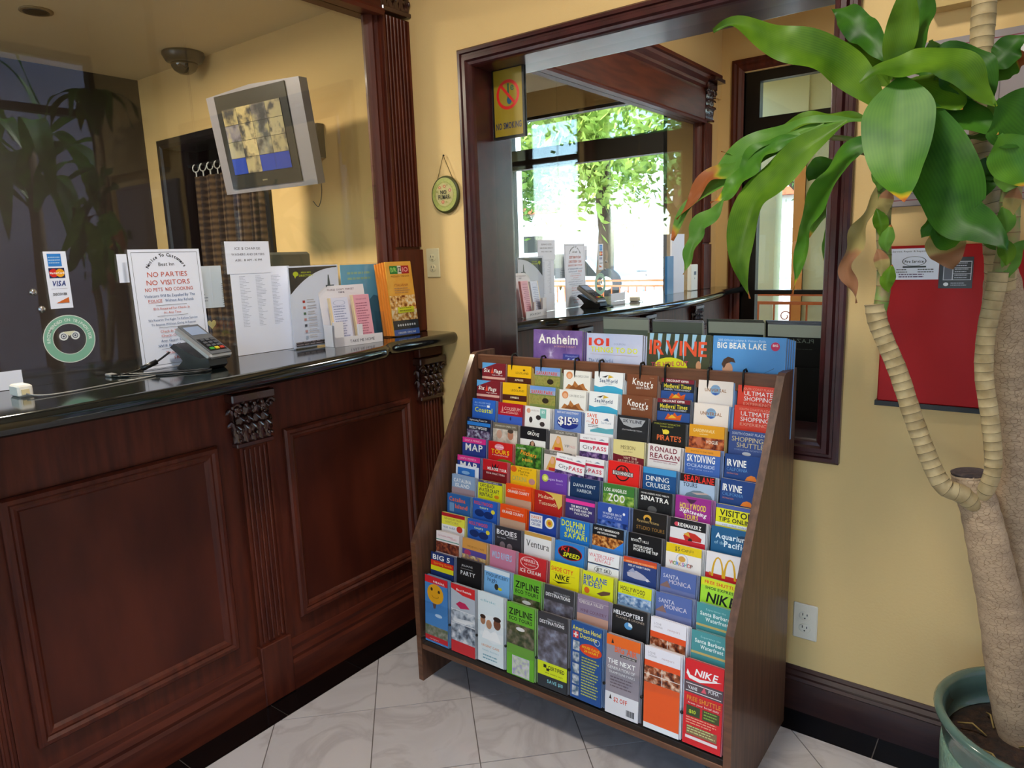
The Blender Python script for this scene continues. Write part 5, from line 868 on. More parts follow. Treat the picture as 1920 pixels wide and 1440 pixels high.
'ball': ('blue sky balloon', '#4a86c8', [('b', 0, 24, '#d8262f'), ('t', 'PARASAIL', 62, 20, 7, W9, 50), ('e', 46, 58, 36, 34, '#e6a41c'), ('e', 30, 44, 5, 6, '#3a2a1c'), ('e', 62, 48, 5, 6, '#3a2a1c'), ('o', 46, 64, 16, 14, '#8a4a1c', .5), ('r', 28, 52, 64, 64, '#e6a41c'), ('p', [(34, 92), (50, 92), (46, 108), (38, 108)], '#6a4a3a'), ('e', 60, 130, 16, 6, '#b9d0ec'), ('b', 170, 205, photo('#5a6a4a', '#7a7a6a', '#9a9a8a', 60)), ('b', 205, 222, '#c8242f'), ('n', 'newport', 40, 218, 5, '#f0c8c8', 40)]),
'boat': ('red banded boat hire', '#b9c0cc', [('p', [(0, 0), (100, 0), (100, 34), (50, 32), (0, 16)], '#dc2a2f'), ('t', 'Boat Rentals', 54, 20, 7, W9, 62), ('p', [(20, 66), (36, 54), (60, 56), (78, 70), (40, 78)], '#c8285a'), ('r', 0, 84, 100, 86, '#ecebee'), ('f', 0, 86, 100, 126, ('#6a7280', '#b9c0cc', '#e6e6ea', 40)), ('p', [(8, 116), (80, 108), (94, 112), (60, 126), (14, 126)], '#ecebee'), ('r', 0, 128, 100, 130, '#ecebee'), ('f', 0, 130, 100, 190, ('#4a5260', '#9aa4b4', '#e0e0e6', 40)), ('b', 190, 229, '#cf2a33')]),
'doc': ('white medical team', '#e4edf2', [('n', 'clinic', 40, 30, 8, '#8ac0cc', 60), ('p', [(10, 100), (24, 74), (90, 66), (100, 100), (100, 150), (60, 160), (10, 140)], '#eef2f6'), ('e', 20, 92, 10, 14, '#b07a5a'), ('e', 44, 100, 11, 15, '#c8906a'), ('e', 76, 92, 14, 18, '#7a4a34'), ('e', 20, 80, 11, 7, '#3a2418'), ('e', 76, 76, 15, 8, '#2a1a14'), ('p', [(16, 150), (30, 110), (50, 128), (70, 112), (92, 150)], '#fafafc'), ('t', 'URGENT CARE', 50, 176, 7, '#e0a88a', 70), ('n', 'family doctors', 50, 190, 6, '#9ac4d0', 64), ('l', 20, 206, 80, 216, 2, '#7aa8b8')]),
'amer': ('blue hotel doctors', '#1d4f94', [('t', 'American Hotel', 50, 24, 13, '#e8d83a', 92), ('t', 'Doctors', 56, 42, 13, '#e8d83a', 54), ('r', 6, 28, 24, 48, '#d83a3a'), ('r', 13, 30, 17, 46, W9), ('r', 8, 36, 22, 40, W9), ('o', 84, 42, 9, 7.5, '#c8d0e8'), ('e', 64, 72, 36, 18, '#e2401c'), ('t', 'HOUSE CALLS', 64, 70, 7, '#f2c81c', 56), ('t', '24 HOURS', 66, 80, 7, '#f2c81c', 44)]+[('f', 6, 56+34*k, 28, 84+34*k, ('#4a6a8a', '#a9b0b8', '#dcdce0', 70)) for k in range(5)]+[('l', 36, 100, 92, 210, 14, '#c8c84a', 5)]),
'air': ('grey with orange headed trampoline', '#9a8f98', [('b', 0, 30, '#ee6a1c'), ('p', [(14, 24), (18, 10), (22, 24)], '#2a1c1a'), ('t', 'BIG AIR', 58, 46, 18, '#e8602a', 66), ('r', 42, 50, 90, 57, '#2a2426'), ('n', 'TRAMPOLINE PARK', 66, 56, 4, W9, 42), ('t', 'THE NEXT', 46, 82, 13, W9, 82), ('n', 'GENERATION OF', 46, 98, 9, W9, 82), ('n', 'TRAMPOLINE PARKS', 48, 110, 7, W9, 78), ('l', 14, 122, 84, 148, 4, '#6a5a64'), ('b', 166, 229, '#e6e2e6'), ('t', '$2 OFF', 46, 190, 13, '#d84a2a', 40), ('p', [(12, 186), (16, 172), (20, 186)], '#2a1c1a')]+[('r', 64+2.6*q, 202, 65.3+2.6*q+(q % 3)*.4, 220, '#2c2a2c') for q in range(10)]),
'nikr': ('red sneaker shuttle', '#dc1f28', [('t', 'NIKE', 54, 38, 18, '#f4f0f0', 58, .2), ('p', [(6, 26), (14, 40), (40, 45), (96, 36), (40, 54), (12, 50), (4, 38)], '#f4f0f0'), ('b', 56, 88, '#5a4a50'), ('r', 4, 62, 96, 64, '#e8e0e0'), ('t', 'VANS', 22, 78, 9, '#ecebee', 24), ('n', 'PUMA', 76, 74, 9, '#ecebee', 26), ('p', [(44, 78), (52, 62), (58, 78)], '#dc5a6a'), ('r', 4, 82, 96, 84, '#e8e0e0'), ('t', 'FREE SHUTTLE', 52, 108, 12, '#f2922a', 88), ('n', 'from your hotel daily', 52, 117, 5, W9, 80), ('r', 8, 122, 44, 150, '#3a4a2a'), ('r', 50, 122, 94, 150, '#4a4a2a'), ('t', '$10', 24, 142, 9, '#c8d83a', 18), ('l', 54, 128, 90, 144, 3, '#8ab04a'), ('l', 8, 156, 92, 170, 3, '#f2a88a'), ('r', 10, 176, 90, 200, '#8a6a4a'), ('l', 12, 180, 86, 194, 3, '#c8d08a', 8), ('r', 8, 204, 92, 212, '#ecdcdc')]),
}
GRID = [
 ['six', 'lego', 'saf', 'zoo', 'sea', 'knott', 'med', 'uni', 'ult'],
 ['six', 'lego', 'saf', 'zoo', 'sea', 'knott', 'med', 'uni', 'ult'],
 ['coast', 'coli', 'zoo5', '15', '20', 'intr', 'pir', 'gard', 'shut'],
 ['holl', 'face', 'grove', 'blond', 'city', 'miss', 'reag', 'sky', 'irv'],
 ['map', 'tour', 'wild', 'blond', 'city', 'speed', 'dine', 'seap', 'irv'],
 ['map', 'mel', 'mar', 'purp', 'dana', 'lazoo', 'sin', 'hst', 'vis'],
 ['cat', 'capo', 'oc', 'tus', 'fun', 'wb', 'par', 'ride', 'aqua'],
 ['ci2', 'hsun', 'oc', 'moon', 'dolp', 'tiki', 'bh', 'work', 'mcd'],
 ['av', 'hsun', 'body', 'vent', 'k1', 'water', 'tall', 'sm', 'nikg'],
 ['wp', 'tan', 'wr', 'far', 'shoe', 'bip', 'holy', 'sm', 'sb'],
 ['big5', 'blk', 'mtn', 'zip', 'dest', 'tem', 'heli', 'newp', 'sb'],
 ['ball', 'boat', 'doc', 'zip', 'dest', 'amer', 'air', 'newp', 'nikr']]
ORD = ['first', 'second', 'third', 'fourth', 'fifth', 'sixth', 'seventh', 'eighth', 'ninth', 'tenth', 'eleventh', 'bottom']
COLN = ['leftmost', 'second', 'third', 'fourth', 'fifth', 'sixth', 'seventh', 'eighth', 'rightmost']
FULL = {}
LEAF = {}
def leaf_mesh(col, w, h, th=.0016):
    k = (col, round(w, 3), round(h, 3), th)
    if k not in LEAF:
        mb = MB(); mb.box(0, w, -th/2, th/2, -h, 0, pm(col)); o = mb.build('leaflet'); LEAF[k] = o.data; bpy.data.objects.remove(o)
    return LEAF[k]
EDGE = {'uni': '#86a8d8', 'sea': '#d8dde4', 'irv': '#c8c0b0', 'oc': '#ee5a1e', 'newp': '#e6e0e6'}
NEWD = {}
R5 = random.Random(11)
for r in range(12):
    for c in range(9):
        k = GRID[r][c]; look, base, items = D[k]
        w = .100; tilt = .10 if r < 11 else .06; n = R5.choice((4, 5, 5)) if r < 11 else 4
        h = .229
        topz = NZ[r]+R5.uniform(-.004, .004); y = NY[r]-(.001 if r < 11 else .006)
        lb = f"{look} brochures, {COLN[c]} pocket of the {ORD[r]} tier" if r < 11 else f"{look} brochures, {COLN[c]} pocket of the bottom tier"
        if r == 0: lb = lb.replace('first tier', 'top tier')
        T = thing('brochure_stack', lb, 'brochures', (PX[c]+R5.uniform(-.0015, .0015), y, topz), R5.uniform(-.02, .02), 'brochures in the rack')
        T.rotation_euler = (-tilt, R5.uniform(-.012, .012), T.rotation_euler.z)
        wl = w
        if k not in NEWD:
            mb = MB(); F = Face(mb, (0, -.0008, -h), (1, 0, 0), (0, 0, 1), .001, gap=.00012); F.rect(0, 0, 100, h*1000, base); draw(F, 100, h*1000, items)
            o = mb.build('printed_cover'); NEWD[k] = o.data; bpy.data.objects.remove(o)
        dat = NEWD[k]
        lm = leaf_mesh(base, w, h); em = leaf_mesh(EDGE.get(k) or '#%02x%02x%02x' % tuple((int(base[q:q+2], 16)+v)//2 for q, v in ((1, 190), (3, 186), (5, 190))), w, h)
        for i in range(n):
            o = bpy.data.objects.new('leaflet', lm if i == 0 else em); COL.objects.link(o); o.parent = T
            if i == 0: front = o
            o.location = (0 if i == 0 else .0015*i+R5.uniform(-.001, .0022), .0042*i, -.0012*i+R5.uniform(-.002, .002)*(i > 0)); o.rotation_euler.y = R5.uniform(-.006, .006)*(i > 0)
        o = bpy.data.objects.new('printed_cover', dat); COL.objects.link(o); o.parent = front
# a leaflet slipped out of its pocket, a loose card
def loose(label, k, loc, rot, h=.229):
    T = thing('loose_brochure', label, 'brochure', loc, 0); T.rotation_euler = rot
    look, base, items = D[k]
    o = bpy.data.objects.new('leaflet', leaf_mesh(base, .1, h)); COL.objects.link(o); o.parent = T
    o = bpy.data.objects.new('printed_cover', NEWD[k]); COL.objects.link(o); o.parent = T
loose('white and red banded brochure tilted forward over the fourth and fifth pockets', 'city', (PX[4]-.055, NY[4]-.020, NZ[4]+.004), (-.12, .10, .05))
T = thing('blue_card', 'small white card with blue panel in front of the second pink map brochures', 'card', (PX[0]-.001, NY[5]-.010, NZ[5]-.030)); T.rotation_euler = (-.1, 0, 0)
mb = MB(); mb.box(0, .1, -.0006, .0006, -.09, 0, PAPER); F = Face(mb, (0, -.0007, -.09), (1, 0, 0), (0, 0, 1), .001); F.rect(8, 40, 84, 82, '#2f72c8'); F.ell(44, 66, 18, 6, '#8ab4e4'); mb.build('card_sheet', T)
# ---- magazines standing behind the crest rail
def magazine(label, x0, w, h, th, cover, draws, back, zb=.8905, n=3):
    T = thing('magazine_stack', label, 'magazines', (x0, -.158, zb), 0, 'magazines behind the crest rail'); T.rotation_euler = (-.07, 0, 0)
    for i in range(n):
        mb = MB(); t0 = th*i/n; t1 = th*(i+1)/n-.0012; dx = .004*i; mb.box(dx, w+dx, t0, t1, 0, h-.002*i, pm('#c8c6c8', .6))
        mb.box(dx-.0004, w+dx+.0004, t0-.0004, t0+.0004, 0, h+.0004-.002*i, pm(cover)); mb.box(dx-.0004, w+dx+.0004, t1-.0004, t1+.0006, 0, h+.0004-.002*i, pm(back)); mb.build('magazine', T)
    mb = MB(); F = Face(mb, (0, -.0005, 0), (1, 0, 0), (0, 0, 1), .001); draws(F, w*1000, h*1000); mb.build('printed_cover', T)
    mb = MB(); F = Face(mb, (w+.004*(n-1), th-.0002, 0), (-1, 0, 0), (0, 0, 1), .001); top = (h-.002*(n-1))*1000   # back cover, seen in the mirror
    F.rect(0, top-40, w*1000, top, '#7c8782' if back == '#4a5060' else '#c6d0c8'); F.rect(0, 0, 4, top, '#c9cdc8')
    if back == '#16171a': F.text('PLAZA', w*450, top-58, 13, '#8c9a94', w=70); F.lines(60, 130, top-80, top-88, 1, '#5a625e')
    mb.build('back_cover', T)
    return T
def anaheim(F, w, h):
    F.rect(0, 0, w, h, mat('firework_purple', '#5a3a86', .35, c2='#8a6ab0', nscale=14)); R7 = random.Random(4)
    for cx, cy, L, cc in ((40, h-22, 44, '#b98ad0'), (128, h-28, 50, '#c99ab8'), (70, h-80, 34, '#d8c8f0'), (150, h-90, 30, '#a890d8')):
        for q in range(26):
            a = q*2*PI/26+R7.random()*.1; l = L*(.6+.4*R7.random()); u = cx+l*math.cos(a); v = cy+l*math.sin(a)
            if 0 < u < w and 0 < v < h: F.poly([(cx-.8, cy), (cx+.8, cy), (u, v)], cc); F.L -= .4
    F.L += 2
    F.text('Anaheim', w/2+2, h-44, 30, W9, w=w*.80, bold=True); F.text('& ORANGE COUNTY', w*.66, h-56, 6, '#e0a8a0', w=84); F.rect(w*.62, 0, w*.95, h-76, '#3c3f9a'); F.text('Disneyland', w*.79, h-86, 6, '#a9b4f0', w=46); F.text('60', w*.79, h-112, 22, '#b9c8f4', w=44, bold=True)
def things(F, w, h):
    F.rect(0, 0, w, h, mat('pale_sky_print', '#c9cdea', .4, c2='#a9b8e0', nscale=8)); F.text('101', 44, h-38, 24, '#dc3a24', w=74, bold=True); F.text('THINGS TO DO', w/2, h-58, 16, '#dde02a', w=w*.84, bold=True); F.text('COUPON', w*.6, h-34, 6, '#8a9ac0', w=40); F.rect(14, h-66, w-14, h-65, '#b9a0b0')
    F.text('The Wonderful', 52, h-92, 13, '#5a78a8', w=88); F.text('WORLD OF WINE', 56, h-110, 9, '#5a78a8', w=92); F.poly([(w*.76, h-116), (w*.8, h-100), (w*.84, h-116)], '#4a7a6a')
def irvine(F, w, h):
    F.rect(0, 0, w, h, mat('olive_print', '#4a4c30', .4, c2='#2f3a2c', nscale=10))
    for a in range(7): F.poly([(8+a*27, h), (22+a*27, h), (14+a*26, h-50-(a*37) % 60), (6+a*27, h-50)], '#9ac4e0')
    F.text('IRVINE', w/2, h-62, 42, '#e2532f', w=w*.92, bold=True); F.ell(w*.40, h-96, 52, 26, '#d8da20'); F.text('THE HIDE OUT', w*.38, h-96, 13, '#b8405a', w=w*.60, bold=True, rot=.08); F.ell(w*.84, h-90, 8, 14, '#c8906a')
def bear(F, w, h):
    F.rect(0, 0, w, h, mat('lake_blue_print', '#4a8ad0', .35, c2='#5a9ad8', nscale=4)); F.text('2015 Official Lodging & Visitors Guide', w*.40, h-14, 6, '#c9dcf4', w=w*.66); F.text('BIG BEAR LAKE', w*.40, h-34, 16, W9, w=w*.68, bold=True)
    F.ell(w*.86, h-24, 12, 12, '#c8285a'); F.text('BIG', w*.86, h-24, 6, W9, w=14, bold=True)
    F.ell(w*.22, h-94, 15, 20, '#c89478'); F.poly([(w*.13, h-80), (w*.16, h-66), (w*.22, h-58), (w*.30, h-62), (w*.33, h-74), (w*.27, h-72), (w*.20, h-78), (w*.17, h-92)], '#4a2f22'); F.poly([(w*.20, h-112), (w*.30, h-100), (w*.36, h-112)], '#7a5a48'); F.poly([(w*.62, h-110), (w*.625, h-110), (w*.86, h-84), (w*.855, h-83)], '#3a5a80')
magazine('purple firework magazines, leftmost behind the crest rail', -1.372, .192, .275, .018, '#5a3a86', anaheim, '#7f8f88')
magazine('pale blue magazines with red and yellow title, second behind the crest rail', -1.163, .196, .270, .020, '#c9cdea', things, '#4a5060')
magazine('olive striped magazines with orange red title, third behind the crest rail', -.951, .196, .278, .024, '#4a4c30', irvine, '#1f3030', n=4)
magazine('bright blue lake magazines showing a man, rightmost behind the crest rail', -.745, .202, .278, .034, '#4a8ad0', bear, '#16171a', n=5)
# ================================================================ POTTED DRACAENA
PY = -.33
PL_ = thing('potted_dracaena', 'tall potted dracaena with ringed pale canes and broad drooping leaves at the right', 'plant', (.085, -.325, 0))
cx_, cy_ = .095, -.325
GLZ = mat('celadon_glaze', '#4a625a', .16, coat=.5, c2='#5c746a', nscale=9)
GLZ2 = mat('crackled_relief', '#7f9a86', .35, c2='#5f7f72', nscale=60, bump=.5, bscale=90)
mb = MB(); mb.lathe([(.120, 0), (.135, .004), (.160, .05), (.185, .12), (.200, .20), (.204, .26), (.203, .30), (.207, .318), (.206, .335), (.214, .352), (.224, .366), (.226, .376), (.220, .384), (.211, .383), (.204, .372), (.200, .335), (.198, .30)], GLZ, 56, (cx_, cy_, 0)); part(mb, 'pot', PL_)
mb = MB(); mb.lathe([(.1985, .105), (.2045, .20), (.2075, .26), (.2065, .285), (.2035, .286)], GLZ2, 56, (cx_, cy_, .012)); part(mb, 'relief_band', PL_, 'pale crackled relief band round the pot')
SO = mat('dark_soil', '#1c120e', .95, c2='#3a2619', nscale=60, bump=.8, bscale=90)
mb = MB(); mb.lathe([(.200, .300), (.17, .312), (.10, .325), (.04, .330), (.003, .331)], SO, 40, (cx_, cy_, 0)); part(mb, 'soil', PL_)
R6 = random.Random(3)
for k in range(9):
    a = R6.uniform(2.2, 5.0); r = R6.uniform(.06, .17); x, y = cx_+r*math.cos(a), cy_+r*math.sin(a)
    L = R6.uniform(.03, .09); b_ = R6.uniform(0, 3.14); mb = MB(); mb.tube([(x-L/2*math.cos(b_), y-L/2*math.sin(b_), .326), (x, y, .342), (x+L/2*math.cos(b_), y+L/2*math.sin(b_), .330)], .0022, pm('#8a7442', .8), 5); part(mb, 'dry_twig', PL_)
def bark(name, c, c2, ring):
    if name in MATS: return MATS[name]
    m = mat(name, c, .8, c2=c2, nscale=18, stretch=(1, 1, 3.5)); t = m.node_tree; b = t.nodes['Principled BSDF']
    tc = t.nodes.new('ShaderNodeTexCoord'); br = t.nodes.new('ShaderNodeTexVoronoi'); br.feature = 'DISTANCE_TO_EDGE'; br.inputs['Scale'].default_value = ring
    mp = t.nodes.new('ShaderNodeMapping'); mp.inputs['Scale'].default_value = (1, 1, 1.9); t.links.new(tc.outputs['Object'], mp.inputs[0]); t.links.new(mp.outputs[0], br.inputs['Vector'])
    rp = t.nodes.new('ShaderNodeValToRGB'); rp.color_ramp.elements[0].color = (.55, .45, .38, 1); rp.color_ramp.elements[1].position = .045; rp.color_ramp.elements[1].color = (1, 1, 1, 1)
    mx = t.nodes.new('ShaderNodeMix'); mx.data_type = 'RGBA'; mx.blend_type = 'MULTIPLY'; mx.inputs[0].default_value = .75
    src = b.inputs['Base Color'].links[0].from_socket; t.links.new(br.outputs['Distance'], rp.inputs[0]); t.links.new(src, mx.inputs[6]); t.links.new(rp.outputs[0], mx.inputs[7]); t.links.new(mx.outputs[2], b.inputs['Base Color'])
    bp = t.nodes.new('ShaderNodeBump'); bp.inputs['Strength'].default_value = .6; bp.inputs['Distance'].default_value = .004; t.links.new(rp.outputs[0], bp.inputs['Height']); t.links.new(bp.outputs[0], b.inputs['Normal'])
    return m
BARK = bark('pale_cracked_bark', '#b0977b', '#967f67', 84)
CANE = mat('ringed_cane', '#ab9872', .65, c2='#8b7752', nscale=30)
RINGD = mat('cane_scar', '#5c4f33', .8)
STEMG = mat('green_stem', '#5f8238', .5, c2='#8a7450', nscale=45)
def smooth(pts, n=6):
    P = [Vector(p) for p in pts]; Q = []
    for i in range(len(P)-1):
        p0 = P[max(i-1, 0)]; p1 = P[i]; p2 = P[i+1]; p3 = P[min(i+2, len(P)-1)]
        for k in range(n): t_ = k/n; Q.append(.5*((2*p1)+(p2-p0)*t_+(2*p0-5*p1+4*p2-p3)*t_*t_+(3*p1-p0-3*p2+p3)*t_**3))
    Q.append(P[-1]); return Q
def trunk(name, pts, rad, mt, wob=.04, n=18, rings=0, rm=None):
    Q = smooth([p for p in pts], 8); N = len(Q); R = []
    for i in range(N):
        u = i/(N-1)*(len(rad)-1); a = int(min(u, len(rad)-2)); f = u-a; R.append((rad[a]*(1-f)+rad[a+1]*f)*(1+wob*math.sin(i*1.7)*.5))
    mb = MB()
    if not rings: mb.tube(Q, R, mt, n)
    else:      # cane with a raised scar at each leaf ring
        S_ = [0]; 
        for i in range(1, N): S_.append(S_[-1]+(Q[i]-Q[i-1]).length)
        tot = S_[-1]; m_ = int(tot/rings); P = []; RR_ = []
        def at_s(s):
            for i in range(1, N):
                if S_[i] >= s: f = (s-S_[i-1])/max(1e-9, S_[i]-S_[i-1]); return Q[i-1].lerp(Q[i], f), R[i-1]*(1-f)+R[i]*f
            return Q[-1], R[-1]
        for j in range(m_):
            for (f, k) in ((0, 1.0), (.55, .985), (.90, .99), (.94, 1.02), (.99, 1.012)):
                p, r = at_s(tot*(j+f)/m_); P.append(p); RR_.append(r*k)
        p, r = at_s(tot); P.append(p); RR_.append(r); b0 = len(mb.f); mb.tube(P, RR_, mt, n)
        k2 = mb.mi(rm or RINGD); seg = n
        for j in range(m_):
            for q in range(n): 
                idx = b0+(j*5+3)*n+q
                if idx < len(mb.m)-2: mb.m[idx] = k2
    part(mb, name, PL_); return Q
A = aY
trunk('trunk', [A(1922, 1400, -.32), A(1898, 1300, -.33), A(1878, 1150, -.34), A(1856, 1040, -.35), A(1838, 960, -.35), A(1822, 905, -.35), A(1819, 888, -.35)], [.047, .045, .043, .040, .037, .036, .036], BARK)
mb = MB(); q0 = A(1819, 886, -.35); mb.lathe([(.0355, -.003), (.0365, .001), (.030, .004), (.012, .003), (.001, .002)], mat('cut_wood', '#2c2426', .9, c2='#4a3c38', nscale=90), 22, q0, Matrix.Rotation(-.08, 3, 'Y')); part(mb, 'cut_top', PL_, 'dark cut end of the short trunk')
trunk('trunk', [A(1940, 1380, -.25), A(1915, 1180, -.25), A(1898, 980, -.25), A(1888, 800, -.25), A(1884, 640, -.25), A(1880, 540, -.25), A(1876, 500, -.26)], [.048, .048, .046, .044, .041, .036, .026], BARK)
trunk('cane', [A(1828, 945, -.37), A(1800, 925, -.39), A(1770, 912, -.40), A(1747, 872, -.40), A(1715, 790, -.40), A(1685, 700, -.40), A(1660, 640, -.40), A(1645, 600, -.40), A(1642, 570, -.40)], [.020, .020, .019, .018, .0185, .019, .0185, .020, .022], CANE, rings=.017)
trunk('cane', [A(1832, 935, -.36), A(1850, 915, -.38), A(1863, 870, -.38), A(1857, 790, -.38), A(1845, 700, -.38), A(1850, 620, -.38), A(1866, 545, -.38), A(1872, 510, -.38)], [.016, .016, .016, .0165, .017, .017, .018, .018], CANE, rings=.018)
trunk('cane', [A(1878, 540, -.26), A(1872, 470, -.28), A(1858, 390, -.30), A(1846, 330, -.30), A(1838, 240, -.30), A(1838, 130, -.30), A(1846, 0, -.30), A(1850, -80, -.30), A(1852, -200, -.30), A(1854, -330, -.30)], [.030, .027, .024, .021, .020, .021, .022, .022, .020, .012], CANE, rings=.020)
trunk('stem', [A(1648, 590, -.40), A(1656, 545, -.40), A(1658, 480, -.40), A(1656, 420, -.40), A(1660, 360, -.40), A(1654, 310, -.40), A(1660, 250, -.40), A(1672, 190, -.40), A(1680, 150, -.40)], [.014, .0145, .014, .0145, .014, .014, .013, .012, .010], STEMG, rings=.030, rm=mat('stem_scar', '#6b4f36', .8))
trunk('stem', [A(1880, 520, -.36), A(1890, 460, -.36), A(1893, 400, -.36), A(1898, 340, -.36), A(1905, 280, -.36), A(1912, 230, -.36)], [.020, .019, .018, .018, .016, .012], mat('brown_stem', '#8a7350', .7, c2='#6f8a48', nscale=40), rings=.028, rm=MATS['stem_scar'])
def leafmat(name, base, base2, tip, tipstart, dry='#a85f30'):
    m, t, b = newmat(name); b.inputs['Roughness'].default_value = .42; b.inputs['Specular IOR Level'].default_value = .18
    uv = t.nodes.new('ShaderNodeUVMap'); uv.uv_map = 'uv'; sp = t.nodes.new('ShaderNodeSeparateXYZ'); t.links.new(uv.outputs[0], sp.inputs[0])
    tc = t.nodes.new('ShaderNodeTexCoord'); nz = t.nodes.new('ShaderNodeTexNoise'); nz.inputs['Scale'].default_value = 14; t.links.new(tc.outputs['Object'], nz.inputs['Vector'])
    # parallel veins: stripes across the blade
    wv = t.nodes.new('ShaderNodeMath'); wv.operation = 'MULTIPLY'; wv.inputs[1].default_value = 120; t.links.new(sp.outputs[0], wv.inputs[0]); sn = t.nodes.new('ShaderNodeMath'); sn.operation = 'SINE'; t.links.new(wv.outputs[0], sn.inputs[0])
    mr = t.nodes.new('ShaderNodeMapRange'); mr.inputs[1].default_value = -1; mr.inputs[2].default_value = 1; mr.inputs[3].default_value = .42; mr.inputs[4].default_value = .58; t.links.new(sn.outputs[0], mr.inputs[0])
    ad = t.nodes.new('ShaderNodeMath'); ad.operation = 'ADD'; t.links.new(mr.outputs[0], ad.inputs[0]); s2 = t.nodes.new('ShaderNodeMath'); s2.operation = 'SUBTRACT'; s2.inputs[1].default_value = .5; t.links.new(nz.outputs[0], s2.inputs[0]); s3 = t.nodes.new('ShaderNodeMath'); s3.operation = 'MULTIPLY'; s3.inputs[1].default_value = 2.2; t.links.new(s2.outputs[0], s3.inputs[0]); t.links.new(s3.outputs[0], ad.inputs[1])
    r1 = t.nodes.new('ShaderNodeValToRGB'); r1.color_ramp.elements[0].color = lin(base); r1.color_ramp.elements[1].color = lin(base2); t.links.new(ad.outputs[0], r1.inputs[0])
    # ends: yellow then dry brown
    a2 = t.nodes.new('ShaderNodeMath'); a2.operation = 'MULTIPLY_ADD'; a2.inputs[1].default_value = .30; t.links.new(s2.outputs[0], a2.inputs[0]); t.links.new(sp.outputs[1], a2.inputs[2])
    r2 = t.nodes.new('ShaderNodeValToRGB'); E = r2.color_ramp.elements; E[0].position = tipstart; E[0].color = (0, 0, 0, 1); E[1].position = min(1, tipstart+.04); E[1].color = (1, 1, 1, 1); t.links.new(a2.outputs[0], r2.inputs[0])
    r3 = t.nodes.new('ShaderNodeValToRGB'); E = r3.color_ramp.elements; E[0].position = tipstart+.01; E[0].color = lin(tip); E[1].position = min(1, tipstart+.07); E[1].color = lin(dry); t.links.new(a2.outputs[0], r3.inputs[0])
    mx = t.nodes.new('ShaderNodeMix'); mx.data_type = 'RGBA'; t.links.new(r2.outputs[0], mx.inputs[0]); t.links.new(r1.outputs[0], mx.inputs[6]); t.links.new(r3.outputs[0], mx.inputs[7]); t.links.new(mx.outputs[2], b.inputs['Base Color'])
    tl = t.nodes.new('ShaderNodeBsdfTranslucent'); ms = t.nodes.new('ShaderNodeMixShader'); ms.inputs[0].default_value = .22; t.links.new(mx.outputs[2], tl.inputs[0]); o = t.nodes['Material Output']
    t.links.new(b.outputs[0], ms.inputs[1]); t.links.new(tl.outputs[0], ms.inputs[2]); t.links.new(ms.outputs[0], o.inputs[0]); return m
LG = leafmat('leaf_green', '#31560f', '#60851e', '#b9b030', .985)
LD = leafmat('leaf_deep_green', '#1c4514', '#3c6c1b', '#b9b030', .985)
LL = leafmat('leaf_light_green', '#3f6e26', '#648e38', '#c0b040', .95)
LY = leafmat('leaf_yellow_tipped', '#2f621a', '#568524', '#c9b41e', .88)
LO = leafmat('leaf_dry_end', '#37661c', '#628a2c', '#a89a30', .60, '#8c4f2c')
LB = leafmat('leaf_withered', '#8a7a4c', '#a99a62', '#a98a5a', .55, '#96694c')
def leaf(pts, w, mt, face=(0, -1, .25), wave=.010, nw=3, fold=.18, prof=None, label=None, ph=0, twist=0, wmax=.42):
    """broad strap leaf along pts (root to tip, world), w = widest width in metres, face = rough outward normal"""
    Q = smooth(pts, 7); n = len(Q); S_ = [0]
    for i in range(1, n): S_.append(S_[-1]+(Q[i]-Q[i-1]).length)
    tot = S_[-1]; NC = 8; vs = []; uv = []; fs = []; Fc = Vector(face).normalized()
    for i in range(n):
        t_ = S_[i]/tot; d = (Q[min(i+1, n-1)]-Q[max(i-1, 0)]).normalized()
        sd = d.cross(Fc); sd = sd.normalized() if sd.length > 1e-4 else d.orthogonal().normalized(); 
        if twist: sd = Matrix.Rotation(twist*t_, 3, d) @ sd
        nn = sd.cross(d).normalized()
        if nn.dot(Fc) < 0 and not twist: nn = -nn
        wd = w*(max(.12, math.sin(min(1, t_/wmax)*PI/2)**.9) if t_ < wmax else max(.0, 1-((t_-wmax)/(1-wmax))**2.1))
        wd = max(wd, w*.02)
        for k in range(NC+1):
            a = k/NC*2-1; ed = abs(a)**1.6
            wv = wave*ed*math.sin(t_*nw*2*PI+ph+(0 if a > 0 else 1.3))*min(1, t_*3)*(1-t_*.3)
            vs.append(Q[i]+sd*(a*wd/2)+nn*(-fold*wd*.5*(1-abs(a))+wv)); uv.append((k/NC, t_))
    for i in range(n-1):
        for k in range(NC): q = i*(NC+1)+k; fs.append((q, q+1, q+NC+2, q+NC+1))
    mb = MB(); mb.add(vs, fs, mt, True); o = mb.build('leaf', None, uv); tag(rel(PL_, o), label); return o
def L(px, w, mt, Y=-.45, Y1=None, **k):
    n = len(px); Y1 = Y if Y1 is None else Y1
    return leaf([aY(p[0], p[1], p[2] if len(p) > 2 else Y+(Y1-Y)*i/(n-1)) for i, p in enumerate(px)], w, mt, **k)
U_ = (.1, -.35, 1)      # blade faces up
L([(1665, 215), (1620, 160), (1570, 112), (1500, 88), (1440, 66), (1380, 44), (1337, 58)], .085, LG, -.42, -.50, face=(-.2, -.9, .55), wave=.012, nw=2.4)
L([(1665, 120), (1635, 75), (1605, 45), (1590, 30), (1575, 20), (1560, 17)], .058, LD, -.42, -.36, face=(0, -1, .3), wmax=.55)
L([(1668, 150), (1684, 90), (1695, 30), (1702, -40)], .060, LG, -.42, -.46, face=(.2, -1, 0), wave=.004)
L([(1690, 150), (1712, 70), (1728, 10), (1745, -60)], .072, LD, -.42, -.38, face=(-.5, -.8, 0), wave=.006)
